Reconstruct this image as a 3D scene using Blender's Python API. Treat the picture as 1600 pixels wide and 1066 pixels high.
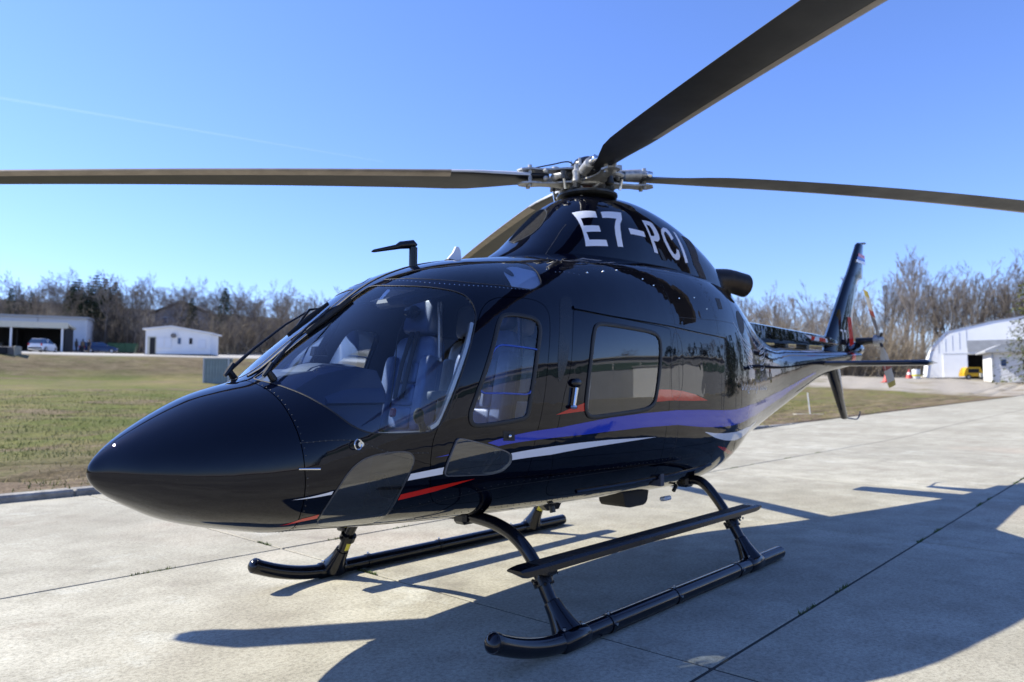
import bpy, bmesh, math, random
import numpy as np
from mathutils import Vector, Matrix
from mathutils.geometry import delaunay_2d_cdt
R = math.radians
for o in list(bpy.data.objects): bpy.data.objects.remove(o)
scene = bpy.context.scene
col = scene.collection

# ---------------------------------------------------------------- camera
CAM = np.array([4.7922, 3.4943, 1.3568]); YAW = -2.40617; PITCH = 0.06768
cam_data = bpy.data.cameras.new('camera')
cam_data.sensor_width = 36.0; cam_data.lens = 36.0 * 1130.0 / 1600.0
cam_data.clip_start = 0.05; cam_data.clip_end = 9000
cam_data.dof.use_dof = True; cam_data.dof.focus_distance = 3.5; cam_data.dof.aperture_fstop = 2.4
camera = bpy.data.objects.new('camera', cam_data); col.objects.link(camera)
_f = Vector((math.cos(YAW) * math.cos(PITCH), math.sin(YAW) * math.cos(PITCH), math.sin(PITCH)))
camera.location = CAM
camera.rotation_euler = _f.to_track_quat('-Z', 'Y').to_euler()
scene.camera = camera

# ---------------------------------------------------------------- sky and sun
SUN = Vector((0.56, -0.99, 1.0)).normalized()
world = bpy.data.worlds.new('World'); scene.world = world; world.use_nodes = True
wn = world.node_tree.nodes; wl = world.node_tree.links
sky = wn.new('ShaderNodeTexSky'); sky.sky_type = 'NISHITA'; sky.sun_disc = False
sky.sun_elevation = math.asin(SUN.z); sky.sun_rotation = math.atan2(SUN.x, SUN.y)
sky.altitude = 200; sky.air_density = 1.2; sky.dust_density = 0.15; sky.ozone_density = 8.5
wb = wn.new('ShaderNodeMix'); wb.data_type = 'RGBA'; wb.blend_type = 'MULTIPLY'; wb.inputs[0].default_value = 1; wb.inputs[7].default_value = (1.0, 0.945, 1.20, 1)   # the photograph's white balance
wl.new(sky.outputs[0], wb.inputs[6]); wl.new(wb.outputs[2], wn['Background'].inputs[0]); wn['Background'].inputs[1].default_value = 0.113
sun_data = bpy.data.lights.new('sun', 'SUN'); sun_data.energy = 4.6; sun_data.angle = R(0.5)
sun_data.color = (1.0, 0.95, 0.82)
sun = bpy.data.objects.new('sun', sun_data); col.objects.link(sun)
sun.rotation_euler = SUN.to_track_quat('Z', 'Y').to_euler(); sun.location = SUN * 30
scene.view_settings.view_transform = 'Standard'; scene.view_settings.look = 'None'
scene.view_settings.exposure = 0.9; scene.view_settings.gamma = 1.0
scene.render.engine = 'CYCLES'
scene.cycles.max_bounces = 8; scene.cycles.transparent_max_bounces = 16
scene.cycles.glossy_bounces = 5; scene.cycles.diffuse_bounces = 3; scene.cycles.transmission_bounces = 6
scene.cycles.sample_clamp_indirect = 6.0
scene.cycles.use_denoising = True

# ---------------------------------------------------------------- lofted skins
def _pchip(xk, yk, x):
    xk = np.asarray(xk, float); yk = np.asarray(yk, float); x = np.asarray(x, float)
    h = np.diff(xk); d = np.diff(yk) / h
    m = np.zeros(len(xk)); m[0] = d[0]; m[-1] = d[-1]
    for i in range(1, len(xk) - 1):
        if d[i - 1] * d[i] > 0:
            w1 = 2 * h[i] + h[i - 1]; w2 = h[i] + 2 * h[i - 1]
            m[i] = (w1 + w2) / (w1 / d[i - 1] + w2 / d[i])
    i = np.clip(np.searchsorted(xk, x) - 1, 0, len(h) - 1)
    t = (x - xk[i]) / h[i]
    return (yk[i] * (1 + 2 * t) * (1 - t) ** 2 + m[i] * h[i] * t * (1 - t) ** 2
            + yk[i + 1] * t * t * (3 - 2 * t) + m[i + 1] * h[i] * t * t * (t - 1))

class Loft:
    """Skin P(u, phi): x = x0 - u*u, phi the angle from straight up, positive to port (+y)."""
    def __init__(self, x0, table, sigma=0.035, N=1600):
        T = np.array(sorted(table, key=lambda r: -r[0]), float)
        self.x0 = x0
        uk = np.sqrt(np.maximum(x0 - T[:, 0], 0)); self.umax = uk[-1]
        pad = int(N * .06)
        self.ug = np.linspace(0, self.umax, N); du = self.ug[1]
        k = np.exp(-.5 * (np.arange(-pad, pad + 1) * du / sigma) ** 2); k /= k.sum()
        self.g = []
        for j in range(1, 7):
            v = _pchip(uk, T[:, j], self.ug)
            lo = 2 * v[0] - v[1:pad + 1][::-1]; hi = 2 * v[-1] - v[-pad - 1:-1][::-1]
            self.g.append(np.convolve(np.concatenate([lo, v, hi]), k, 'valid'))
    def prof(self, u):
        return [np.interp(u, self.ug, g) for g in self.g]
    def rad(self, u, phi):
        zt, zb, zw, w, nu, nl = self.prof(u)
        c = np.cos(phi); s = np.sin(phi)
        a = np.where(c >= 0, zt - zw, zw - zb); n = np.where(c >= 0, nu, nl)
        a = np.maximum(a, 1e-5); b = np.maximum(w, 1e-5)
        return (np.abs(c / a) ** n + np.abs(s / b) ** n) ** (-1 / n), zw
    def P(self, u, phi):
        u = np.asarray(u, float); phi = np.asarray(phi, float)
        r, zw = self.rad(u, phi)
        return np.stack([self.x0 - u * u + 0 * phi, r * np.sin(phi), zw + r * np.cos(phi)], -1)
    def N(self, u, phi):
        u = np.maximum(np.asarray(u, float), .02); phi = np.asarray(phi, float); e = .006
        du = self.P(u + e, phi) - self.P(u - e, phi); dp = self.P(u, phi + e) - self.P(u, phi - e)
        n = np.cross(dp, du); n /= np.linalg.norm(n, axis=-1, keepdims=True) + 1e-12
        return n
    def F(self, X):
        X = np.asarray(X, float); u = np.sqrt(np.clip(self.x0 - X[..., 0], 0, self.umax ** 2))
        zw = np.interp(u, self.ug, self.g[2]); phi = np.arctan2(X[..., 1], X[..., 2] - zw)
        r, _ = self.rad(u, phi); d = np.hypot(X[..., 1], X[..., 2] - zw) - r
        out = (X[..., 0] > self.x0) | (X[..., 0] < self.x0 - self.umax ** 2)
        return np.where(out, np.maximum(d, .05), d), u, phi

#        x      ztop   zbot   zwide  width  nup    nlow
BODY = [(3.680, 1.000, 1.000, 1.000, 0.000, 2.000, 2.000),
        (3.650, 1.065, 0.934, 0.990, 0.053, 2.000, 2.000),
        (3.520, 1.176, 0.839, 0.980, 0.212, 2.000, 2.000),
        (3.380, 1.263, 0.763, 0.965, 0.329, 2.000, 2.000),
        (3.230, 1.338, 0.713, 0.955, 0.425, 2.050, 2.050),
        (3.050, 1.392, 0.670, 0.960, 0.515, 2.100, 2.100),
        (2.930, 1.426, 0.643, 0.980, 0.570, 2.120, 2.200),
        (2.750, 1.577, 0.634, 1.030, 0.639, 2.150, 2.300),
        (2.500, 1.764, 0.617, 1.110, 0.709, 2.250, 2.450),
        (2.210, 1.989, 0.600, 1.200, 0.763, 2.400, 2.600),
        (1.840, 2.146, 0.582, 1.290, 0.806, 2.600, 2.700),
        (1.200, 2.271, 0.565, 1.330, 0.835, 2.850, 2.850),
        (0.600, 2.378, 0.553, 1.350, 0.850, 3.000, 2.900),
        (0.000, 2.438, 0.539, 1.370, 0.856, 3.000, 2.950),
        (-0.600, 2.458, 0.526, 1.390, 0.856, 3.000, 2.900),
        (-1.200, 2.437, 0.582, 1.420, 0.806, 2.900, 2.800),
        (-1.800, 2.261, 0.745, 1.470, 0.666, 2.700, 2.600),
        (-2.400, 2.026, 0.852, 1.530, 0.524, 2.500, 2.400),
        (-3.200, 1.889, 1.026, 1.600, 0.390, 2.200, 2.200),
        (-4.000, 1.890, 1.225, 1.680, 0.322, 2.000, 2.000),
        (-5.000, 1.895, 1.510, 1.770, 0.250, 2.000, 2.000),
        (-6.000, 1.916, 1.659, 1.840, 0.199, 2.000, 2.000),
        (-6.600, 1.928, 1.719, 1.870, 0.170, 2.000, 2.000)]
COWL = [(1.300, 2.100, 2.000, 2.050, 0.050, 2.000, 2.000),
        (1.200, 2.244, 1.950, 2.060, 0.219, 2.200, 2.000),
        (0.900, 2.426, 1.900, 2.080, 0.361, 2.300, 2.000),
        (0.600, 2.670, 1.900, 2.080, 0.459, 2.300, 2.000),
        (0.300, 2.889, 1.900, 2.080, 0.526, 2.300, 2.000),
        (0.050, 2.939, 1.900, 2.080, 0.562, 2.300, 2.000),
        (-0.300, 2.969, 1.900, 2.080, 0.578, 2.300, 2.000),
        (-0.700, 2.916, 1.900, 2.080, 0.606, 2.300, 2.000),
        (-1.200, 2.753, 1.900, 2.050, 0.592, 2.300, 2.000),
        (-1.700, 2.500, 1.850, 2.000, 0.504, 2.300, 2.000),
        (-2.200, 2.251, 1.800, 1.950, 0.370, 2.200, 2.000),
        (-2.700, 2.017, 1.750, 1.850, 0.204, 2.000, 2.000)]

# outlines on the skins as (u, phi)
OUT = {
 'windshield': [(1.1903,0.0874),(1.1977,0.1186),(1.2023,0.3201),(1.2195,0.4598),(1.2548,0.6085),(1.2841,0.7062),(1.2989,0.7667),(1.3059,0.8384),(1.3020,0.9270),(1.2921,0.9891),(1.2629,1.1354),(1.2176,1.3564),(1.1896,1.5165),(1.1751,1.5661),(1.1560,1.5847),(1.1306,1.5702),(1.0977,1.5382),(1.0532,1.4878),(1.0099,1.4326),(0.9884,1.3882),(0.9644,1.3147),(0.9456,1.2279),(0.9278,1.1327),(0.9087,1.0192),(0.8910,0.8895),(0.8736,0.7427),(0.8597,0.5870),(0.8471,0.4107),(0.8426,0.2623),(0.8500,0.1651),(0.9262,0.1125),(1.0075,0.1032),(1.0849,0.0835),(1.1392,0.0865)],
 'door': [(1.3414,0.8695),(1.3721,0.8514),(1.4367,0.8775),(1.4708,0.9025),(1.4888,0.9420),(1.4936,1.0058),(1.4894,1.0627),(1.4697,1.2992),(1.4533,1.6163),(1.4300,1.8861),(1.4349,2.1193),(1.4387,2.2380),(1.4206,2.2948),(1.3270,2.2975),(1.2369,2.2375),(1.2047,2.1664),(1.1781,2.0511),(1.1560,1.8158),(1.1565,1.6545),(1.1783,1.5263),(1.2423,1.2271),(1.2936,1.0044),(1.3170,0.9161)],
 'door_window': [(1.3621,0.9874),(1.3818,0.9837),(1.4145,0.9995),(1.4444,1.0227),(1.4557,1.0463),(1.4588,1.0816),(1.4561,1.1245),(1.4388,1.2706),(1.4179,1.5420),(1.4107,1.6590),(1.4054,1.6856),(1.3946,1.6991),(1.3462,1.7004),(1.3028,1.6854),(1.2688,1.6620),(1.2570,1.6400),(1.2518,1.6050),(1.2517,1.5533),(1.2759,1.4129),(1.3259,1.1444),(1.3458,1.0380)],
 'vent_window': [(1.3278,1.1660),(1.3886,1.2066),(1.4469,1.2379),(1.4393,1.2706),(1.4225,1.5433),(1.3571,1.5097),(1.2909,1.4656),(1.2797,1.4414),(1.2763,1.4143),(1.2978,1.3078)],
 'cabin_window': [(1.6247,1.0929),(1.6362,1.0752),(1.6528,1.0704),(1.7286,1.0912),(1.8045,1.1158),(1.8284,1.1376),(1.8381,1.1750),(1.8389,1.2428),(1.8354,1.3374),(1.8266,1.4965),(1.8166,1.6359),(1.8096,1.6810),(1.7916,1.7131),(1.7626,1.7272),(1.6743,1.7386),(1.6084,1.7460),(1.5901,1.7303),(1.5817,1.6867),(1.5816,1.6354),(1.5937,1.4073),(1.6114,1.1768)],
 'cabin_door': [(1.5687,0.9822),(1.5773,0.9757),(1.6658,1.0170),(1.7753,1.0540),(1.8739,1.0868),(1.8822,1.1050),(1.8702,1.3693),(1.8654,1.6814),(1.8565,1.9110),(1.8604,2.1247),(1.8747,2.2814),(1.8834,2.3780),(1.8559,2.4050),(1.6418,2.3882),(1.5581,2.3677),(1.5307,2.3120),(1.5149,2.2252),(1.4902,1.9063),(1.5126,1.5939),(1.5373,1.3829),(1.5527,1.1314)],
 'chin_window': [(1.0861,1.6483),(1.1020,1.6744),(1.1108,1.7102),(1.1124,1.7518),(1.1011,1.8602),(1.0958,1.9921),(1.1036,2.2181),(1.1074,2.3348),(1.0946,2.4088),(1.0032,2.3626),(0.9628,2.3002),(0.9322,2.1574),(0.9215,1.9494),(0.9287,1.8082),(0.9491,1.6776),(0.9701,1.6182),(0.9924,1.5956),(1.0181,1.5963),(1.0549,1.6187)],
 'lower_door_window': [(1.2184,1.7006),(1.2342,1.7163),(1.2889,1.8021),(1.3576,1.9027),(1.3708,1.9381),(1.3734,1.9864),(1.3559,2.0324),(1.3326,2.0366),(1.3065,2.0264),(1.2047,1.9392),(1.1976,1.9132),(1.1994,1.8422),(1.2101,1.7524)],
 'nose_seam': [(0.8242,0.3961),(0.8286,0.5871),(0.8349,0.7461),(0.8375,0.9395),(0.8404,1.1074),(0.8456,1.2496),(0.8486,1.3798),(0.8507,1.5693),(0.8569,1.7684),(0.8644,1.9366),(0.8960,2.2753)],
 'roof_window': [(1.2198,0.0951),(1.2771,0.2346),(1.3394,0.4101),(1.4327,0.4668),(1.5106,0.4871),(1.5303,0.5466),(1.5281,0.6460),(1.5131,0.7676),(1.4888,0.8035),(1.4714,0.8170),(1.4254,0.7848),(1.3297,0.6925),(1.2535,0.4678)],
 'roof_panel': [(1.4470,0.5943),(1.4610,0.5636),(1.4818,0.5397),(1.4971,0.5543),(1.5063,0.5805),(1.5155,0.5972),(1.5297,0.6265),(1.5226,0.7017),(1.5141,0.7649),(1.4758,0.8177),(1.4277,0.7869),(1.4333,0.7008),(1.4386,0.6362)],
 'white_stripe': [(0.8296,1.7874),(0.9305,1.7740),(1.0151,1.7938),(1.1069,1.8282),(1.1950,1.8692),(1.2781,1.9010),(1.3686,1.9194),(1.4834,1.9175),(1.5689,1.9167),(1.6703,1.9220),(1.8264,1.9463),(1.6728,1.9558),(1.5724,1.9636),(1.4880,1.9752),(1.3729,1.9704),(1.2826,1.9544),(1.1993,1.9220),(1.1109,1.8785),(1.0182,1.8325),(0.9328,1.8036)],
 'red_stripe': [(0.8463,2.1798),(0.8802,2.0488),(0.9213,2.0060),(1.0045,1.9761),(1.0932,1.9835),(1.1856,2.0044),(1.2875,2.0441),(1.1917,2.0512),(1.1008,2.0406),(1.0138,2.0446),(0.9297,2.0661),(0.8872,2.1003)],
 'blue_stripe': [(1.1663,1.7732),(1.2066,1.7880),(1.2934,1.8037),(1.3574,1.7989),(1.4259,1.7930),(1.5068,1.7912),(1.5848,1.7751),(1.6641,1.7579),(1.7717,1.7491),(1.8934,1.7506),(1.9998,1.7726),(2.0872,1.7998),(2.1419,1.8158),(2.2422,1.8251),(2.4209,1.9599),(2.5704,2.0814),(2.6730,2.1068),(2.8386,2.0203),(2.8340,2.1155),(2.7046,2.2190),(2.5998,2.2855),(2.4492,2.1745),(2.2561,1.9787),(2.1556,1.9658),(2.0938,1.9520),(2.0045,1.9218),(1.8963,1.8713),(1.7744,1.8584),(1.6670,1.8600),(1.5877,1.8628),(1.5093,1.8587),(1.4283,1.8549),(1.3232,1.8486),(1.2320,1.8131)],
 'white_rear_stripe': [(2.0099,1.9643),(2.0544,1.9915),(2.0991,2.0119),(2.1583,2.0376),(2.2320,2.0609),(2.3724,2.2018),(2.3615,2.2263),(2.2545,2.1549),(2.1743,2.1323),(2.1078,2.0808),(2.0584,2.0323)],
 'red_rear_stripe': [(1.4907,1.6998),(1.5321,1.6667),(1.5756,1.6342),(1.6530,1.5953),(1.7384,1.5727),(1.8238,1.5672),(1.8706,1.5759),(1.9140,1.5931),(1.9612,1.6281),(2.0150,1.6945),(1.9610,1.6865),(1.8702,1.6664),(1.8188,1.6673),(1.7381,1.6678),(1.6530,1.6771),(1.5757,1.6924)],
 'red_tail_stripe': [(2.0813,2.1194),(2.1223,2.1583),(2.1922,2.2781),(2.2379,2.3771),(2.1929,2.3116),(2.1263,2.1972)],
 'column_slot': [(1.5371,0.9079),(1.5538,0.8752),(1.5708,0.8760),(1.5731,0.9093),(1.5469,1.1312),(1.5311,1.3060),(1.5132,1.4387),(1.4975,1.4815),(1.4982,1.3027),(1.5157,1.0862)],
 'rear_slot': [(1.8909,1.1186),(1.9102,1.1218),(1.9203,1.2152),(1.9169,1.5333),(1.9039,1.6512),(1.8869,1.6802),(1.8726,1.6350),(1.8759,1.3178)],
 'engine_oval': [(2.2084,0.8505),(2.2306,0.8554),(2.2395,0.9143),(2.2318,0.9952),(2.2153,1.0595),(2.2009,1.0836),(2.1914,1.0604),(2.1879,1.0005),(2.1909,0.9204)],
 'small_slot': [(2.1062,0.8006),(2.1281,0.7978),(2.1209,0.8918),(2.0996,0.9000)],
 'latch': [(1.3403,1.7548),(1.3726,1.7720),(1.3750,1.8378),(1.3425,1.8205)],
 'wing_emblem': [(2.1651,1.0782),(2.4900,0.8737),(2.4690,1.4376),(2.1477,1.3908)],
 'seam_sill': [(0.8468,1.3129),(0.9199,1.3766),(0.9778,1.4547),(1.0533,1.6170),(1.1487,1.7242)],
 'seam_ws_top': [(1.2333,0.0394),(1.2275,0.2878),(1.2482,0.4900),(1.2853,0.6233),(1.3335,0.7142),(1.4060,0.7840),(1.4714,0.8170)],
 'seam_rear1': [(2.0970,1.3184),(2.0902,1.5564),(2.0841,1.7929),(2.1064,2.0917),(2.1580,2.3390)],
 'seam_rear2': [(2.1569,1.3166),(2.1485,1.5680),(2.1454,1.8175),(2.1778,2.1486),(2.1954,2.2585)],
 'rail': [(1.5697,0.9597),(1.6671,1.0037),(1.7769,1.0358),(1.8781,1.0627),(1.9871,1.0989),(2.1027,1.1322)],
 'seam_sidelow': [(1.4746,2.3178),(1.6330,2.3565),(1.8401,2.3513),(2.0197,2.3271),(2.0924,2.3056)],
 'seam_cowl_deck': [(1.6231,0.4343),(1.7243,0.5150),(1.8529,0.5458),(1.9727,0.5735),(2.0838,0.6254),(2.1369,0.6575)],
 'rivets_roof': [(1.5782,0.6627),(1.6090,0.6679),(1.6394,0.6981)],
 'letter_e': [(0.8849,0.3653),(0.9676,0.4954),(0.9556,0.5785),(0.8904,0.5085),(0.8786,0.6229),(0.9429,0.6816),(0.9388,0.7580),(0.8736,0.7182),(0.8711,0.8328),(0.9516,0.8696),(0.9523,0.9497),(0.8430,0.9166)],
 'letter_7': [(0.9888,0.5177),(1.0957,0.5387),(1.0758,0.6320),(1.0541,0.6840),(1.0432,0.7464),(1.0336,0.8455),(1.0295,0.9612),(1.0019,0.9568),(1.0067,0.8073),(1.0170,0.7204),(1.0334,0.6584),(1.0479,0.6203),(0.9786,0.5952)],
 'dash': [(1.0904,0.7295),(1.1751,0.7472),(1.1745,0.8130),(1.0901,0.7994)],
 'letter_p': [(1.1986,0.6008),(1.2426,0.5978),(1.2569,0.6149),(1.2622,0.6811),(1.2640,0.7512),(1.2579,0.8047),(1.2427,0.8364),(1.2189,0.8398),(1.2254,0.9876),(1.2040,0.9804)],
 'letter_p_hole': [(1.2109,0.6497),(1.2300,0.6569),(1.2356,0.7060),(1.2352,0.7635),(1.2273,0.7819),(1.2115,0.7821)],
 'letter_c': [(1.2927,0.6728),(1.3162,0.6325),(1.3353,0.6341),(1.3445,0.6842),(1.3475,0.7536),(1.3304,0.7838),(1.3256,0.7225),(1.3197,0.6853),(1.3094,0.6882),(1.2989,0.7225),(1.2972,0.8013),(1.3063,0.9015),(1.3178,0.9564),(1.3287,0.9562),(1.3363,0.9293),(1.3402,0.8878),(1.3528,0.8955),(1.3507,0.9769),(1.3386,1.0222),(1.3221,1.0310),(1.3070,1.0002),(1.2917,0.9201),(1.2814,0.8207),(1.2828,0.7300)],
 'letter_i': [(1.3707,0.6447),(1.3838,0.6511),(1.3894,1.0339),(1.3733,1.0487)],
 'intake_slot': [(1.4252,0.6533),(1.5079,0.5801),(1.4687,0.9530),(1.4938,1.2100),(1.4529,1.2146),(1.4221,1.0353)],
 'small_vent': [(1.2303,0.9155),(1.2473,0.9307),(1.2665,1.0618),(1.2457,1.0590)],
 'scoop': [(0.6864,-0.3321),(0.7750,-0.3506),(0.8874,-0.3631),(0.9318,-0.2866),(0.9180,-0.1574),(0.8977,-0.0639),(0.8661,0.0330),(0.8216,0.1120),(0.7606,0.1904),(0.7060,0.1899),(0.6546,0.0809),(0.6371,-0.0609)],
 'seam_cowl1': [(0.6292,0.9120),(0.6816,0.7701),(0.7711,0.5640),(0.8218,0.4874)],
 'deck_line': [(0.9708,1.1643),(1.0391,1.1563),(1.1449,1.1776),(1.2563,1.2035),(1.3506,1.2187),(1.4519,1.2301),(1.4994,1.2502)],
}
# ---------------------------------------------------------------- materials
MAT = {}
def nt(name):
    m = bpy.data.materials.new(name); m.use_nodes = True; MAT[name] = m
    return m, m.node_tree.nodes, m.node_tree.links, m.node_tree.nodes['Principled BSDF']
def pbr(name, c, rough=.5, metal=0., coat=0., spec=.5, bump=0., bscale=40., vary=0., vscale=6., rvary=0.):
    m, n, l, b = nt(name)
    b.inputs['Base Color'].default_value = (*c, 1); b.inputs['Roughness'].default_value = rough
    b.inputs['Metallic'].default_value = metal; b.inputs['Coat Weight'].default_value = coat
    b.inputs['Coat Roughness'].default_value = .02; b.inputs['Specular IOR Level'].default_value = spec
    if bump or vary or rvary:
        tc = n.new('ShaderNodeTexCoord')
        if vary or rvary:
            nz = n.new('ShaderNodeTexNoise'); nz.inputs['Scale'].default_value = vscale; nz.inputs['Detail'].default_value = 6
            nz.inputs['Roughness'].default_value = .62
            l.new(tc.outputs['Object'], nz.inputs['Vector'])
        if vary:
            mr = n.new('ShaderNodeMapRange'); mr.inputs[1].default_value = .3; mr.inputs[2].default_value = .7
            mr.inputs[3].default_value = 1 - vary; mr.inputs[4].default_value = 1 + vary
            l.new(nz.outputs[0], mr.inputs[0])
            mx = n.new('ShaderNodeMix'); mx.data_type = 'RGBA'; mx.blend_type = 'MULTIPLY'; mx.inputs[0].default_value = 1
            mx.inputs[6].default_value = (*c, 1); l.new(mr.outputs[0], mx.inputs[7]); l.new(mx.outputs[2], b.inputs['Base Color'])
        if rvary:
            m2 = n.new('ShaderNodeMapRange'); m2.inputs[1].default_value = .35; m2.inputs[2].default_value = .75
            m2.inputs[3].default_value = rough; m2.inputs[4].default_value = rough + rvary
            l.new(nz.outputs[0], m2.inputs[0]); l.new(m2.outputs[0], b.inputs['Roughness'])
        if bump:
            nb = n.new('ShaderNodeTexNoise'); nb.inputs['Scale'].default_value = bscale; nb.inputs['Detail'].default_value = 4
            l.new(tc.outputs['Object'], nb.inputs['Vector'])
            bp = n.new('ShaderNodeBump'); bp.inputs['Strength'].default_value = bump; bp.inputs['Distance'].default_value = .01
            l.new(nb.outputs[0], bp.inputs['Height']); l.new(bp.outputs[0], b.inputs['Normal'])
    return m
def glass(name, tint, ior=1.5, rough=.0, dust=0.):
    m, n, l, b = nt(name); n.remove(b)
    out = n['Material Output']
    tr = n.new('ShaderNodeBsdfTransparent'); tr.inputs[0].default_value = (*tint, 1)
    gl = n.new('ShaderNodeBsdfGlossy'); gl.inputs['Roughness'].default_value = rough; gl.inputs[0].default_value = (1, 1, 1, 1)
    fr = n.new('ShaderNodeFresnel'); fr.inputs[0].default_value = ior
    mul = n.new('ShaderNodeMath'); mul.operation = 'MULTIPLY'; mul.use_clamp = True; mul.inputs[1].default_value = 1.15
    l.new(fr.outputs[0], mul.inputs[0])
    mx = n.new('ShaderNodeMixShader'); l.new(mul.outputs[0], mx.inputs[0]); l.new(tr.outputs[0], mx.inputs[1]); l.new(gl.outputs[0], mx.inputs[2])
    if dust:
        df = n.new('ShaderNodeBsdfDiffuse'); df.inputs[0].default_value = (.5, .5, .5, 1); m2 = n.new('ShaderNodeMixShader'); m2.inputs[0].default_value = dust
        l.new(mx.outputs[0], m2.inputs[1]); l.new(df.outputs[0], m2.inputs[2]); mx = m2
    l.new(mx.outputs[0], out.inputs[0])
    return m

def paint(name, c, rough=.004, dust=True, spec=.5):
    """clear-coated aircraft paint: faint orange peel, a film of dust that dulls the gloss in patches"""
    m, n, l, b = nt(name)
    b.inputs['Base Color'].default_value = (*c, 1); b.inputs['Roughness'].default_value = rough
    b.inputs['Specular IOR Level'].default_value = spec; b.inputs['IOR'].default_value = 1.5
    b.inputs['Coat Weight'].default_value = .0; b.inputs['Coat Roughness'].default_value = .012
    tc = n.new('ShaderNodeTexCoord')
    nz = n.new('ShaderNodeTexNoise'); nz.inputs['Scale'].default_value = 3.0; nz.inputs['Detail'].default_value = 9; nz.inputs['Roughness'].default_value = .7
    l.new(tc.outputs['Object'], nz.inputs['Vector'])
    mr = n.new('ShaderNodeMapRange'); mr.inputs[1].default_value = .4; mr.inputs[2].default_value = .8; mr.inputs[3].default_value = rough; mr.inputs[4].default_value = rough + .022
    l.new(nz.outputs[0], mr.inputs[0]); l.new(mr.outputs[0], b.inputs['Roughness'])
    vo = n.new('ShaderNodeTexVoronoi'); vo.inputs['Scale'].default_value = 55
    l.new(tc.outputs['Object'], vo.inputs['Vector'])
    sp = n.new('ShaderNodeMapRange'); sp.inputs[1].default_value = .02; sp.inputs[2].default_value = .07; sp.inputs[3].default_value = 1; sp.inputs[4].default_value = 0
    l.new(vo.outputs['Distance'], sp.inputs[0])
    n2 = n.new('ShaderNodeTexNoise'); n2.inputs['Scale'].default_value = 9; n2.inputs['Detail'].default_value = 3; l.new(tc.outputs['Object'], n2.inputs['Vector'])
    gate = n.new('ShaderNodeMapRange'); gate.inputs[1].default_value = .52; gate.inputs[2].default_value = .70; l.new(n2.outputs[0], gate.inputs[0])
    mu = n.new('ShaderNodeMath'); mu.operation = 'MULTIPLY'; l.new(sp.outputs[0], mu.inputs[0]); l.new(gate.outputs[0], mu.inputs[1])
    mx = n.new('ShaderNodeMix'); mx.data_type = 'RGBA'; mx.inputs[6].default_value = (*c, 1); mx.inputs[7].default_value = (.22, .21, .19, 1)
    m3 = n.new('ShaderNodeMath'); m3.operation = 'MULTIPLY'; m3.inputs[1].default_value = .7 if dust else 0; l.new(mu.outputs[0], m3.inputs[0])
    l.new(m3.outputs[0], mx.inputs[0]); l.new(mx.outputs[2], b.inputs['Base Color'])
    nb = n.new('ShaderNodeTexNoise'); nb.inputs['Scale'].default_value = 5; nb.inputs['Detail'].default_value = 2; l.new(tc.outputs['Object'], nb.inputs['Vector'])
    bp = n.new('ShaderNodeBump'); bp.inputs['Strength'].default_value = .11; bp.inputs['Distance'].default_value = .02
    l.new(nb.outputs[0], bp.inputs['Height']); l.new(bp.outputs[0], b.inputs['Normal'])
    if 'Coat Normal' in b.inputs: l.new(bp.outputs[0], b.inputs['Coat Normal'])
    return m
BLK = paint('black_paint', (.0012, .0020, .0070), spec=.36)
WHT = paint('white_paint', (.72, .74, .80), .06, False)
RED = paint('red_paint', (.52, .018, .012), .06, False)
BLU = paint('blue_paint', (.010, .035, .40), .06, False)
SILV = paint('silver_foil', (.40, .42, .46), .12, False)
SPK = pbr('speaker_panel_white', (.72, .74, .78), .45)
SATB = pbr('satin_black', (.005, .0055, .008), .20, spec=.4, vary=.3, rvary=.12)
RUB = pbr('rubber', (.012, .012, .012), .55, vary=.3)
MATB = pbr('matte_black', (.01, .01, .011), .6, bump=.2, bscale=120)
TUBE = pbr('skid_paint', (.004, .005, .009), .09, spec=.45, vary=.3, rvary=.10, vscale=9)
BLADE = pbr('blade_grey', (.010, .010, .011), .42, vary=.35, vscale=4, rvary=.12)
CUFF_LIT = pbr('lit_cuff_grey', (.50, .51, .53), .35, vary=.15)  # pale tone stands in for light falling on the blade root
LEAD = pbr('leading_edge_metal', (.27, .23, .185), .42, metal=.35, vary=.2, vscale=8)
METAL = pbr('hub_grey', (.36, .36, .35), .36, metal=.5, vary=.45, vscale=26, rvary=.2)
DKMET = pbr('hub_dark', (.055, .055, .052), .4, metal=.6, vary=.4, vscale=30)
CHROME = pbr('bright_steel', (.66, .66, .66), .16, metal=1.)
BOOT = pbr('red_boot', (.16, .012, .012), .5)
EXH = pbr('exhaust_steel', (.035, .027, .022), .38, metal=.85, vary=.4, vscale=14, rvary=.15)
GRILL = pbr('brown_mesh', (.022, .014, .010), .7, bump=.8, bscale=160)
MESH = pbr('intake_mesh', (.012, .0115, .012), .7, spec=.1, bump=.9, bscale=200, vary=.5, vscale=40)
YEL = pbr('yellow_paint', (.62, .55, .06), .45, vary=.2, vscale=30)
SEAT = pbr('navy_leather', (.085, .125, .245), .42, bump=.12, bscale=260, vary=.2)
SEATW = pbr('cream_leather', (.55, .56, .58), .45, bump=.1, bscale=200, vary=.12)
BELT = pbr('belt_webbing', (.012, .013, .018), .7)
LINER = pbr('cabin_lining', (.026, .034, .062), .75, bump=.2, bscale=160)
PANEL = pbr('panel_grey', (.035, .045, .075), .6, vary=.2)
GLARE = pbr('glareshield', (.040, .060, .125), .62, bump=.15, bscale=300)
SCREEN = pbr('screen_glass', (.004, .005, .008), .06)
GL_WS = glass('windshield_glass', (.86, .94, 1.0))
GL_DR = glass('door_glass', (.90, .93, .98))
GL_CB = glass('cabin_glass', (.72, .75, .80), 1.6)
GL_CH = glass('chin_glass', (.30, .33, .38), 1.95, dust=.02)
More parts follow.
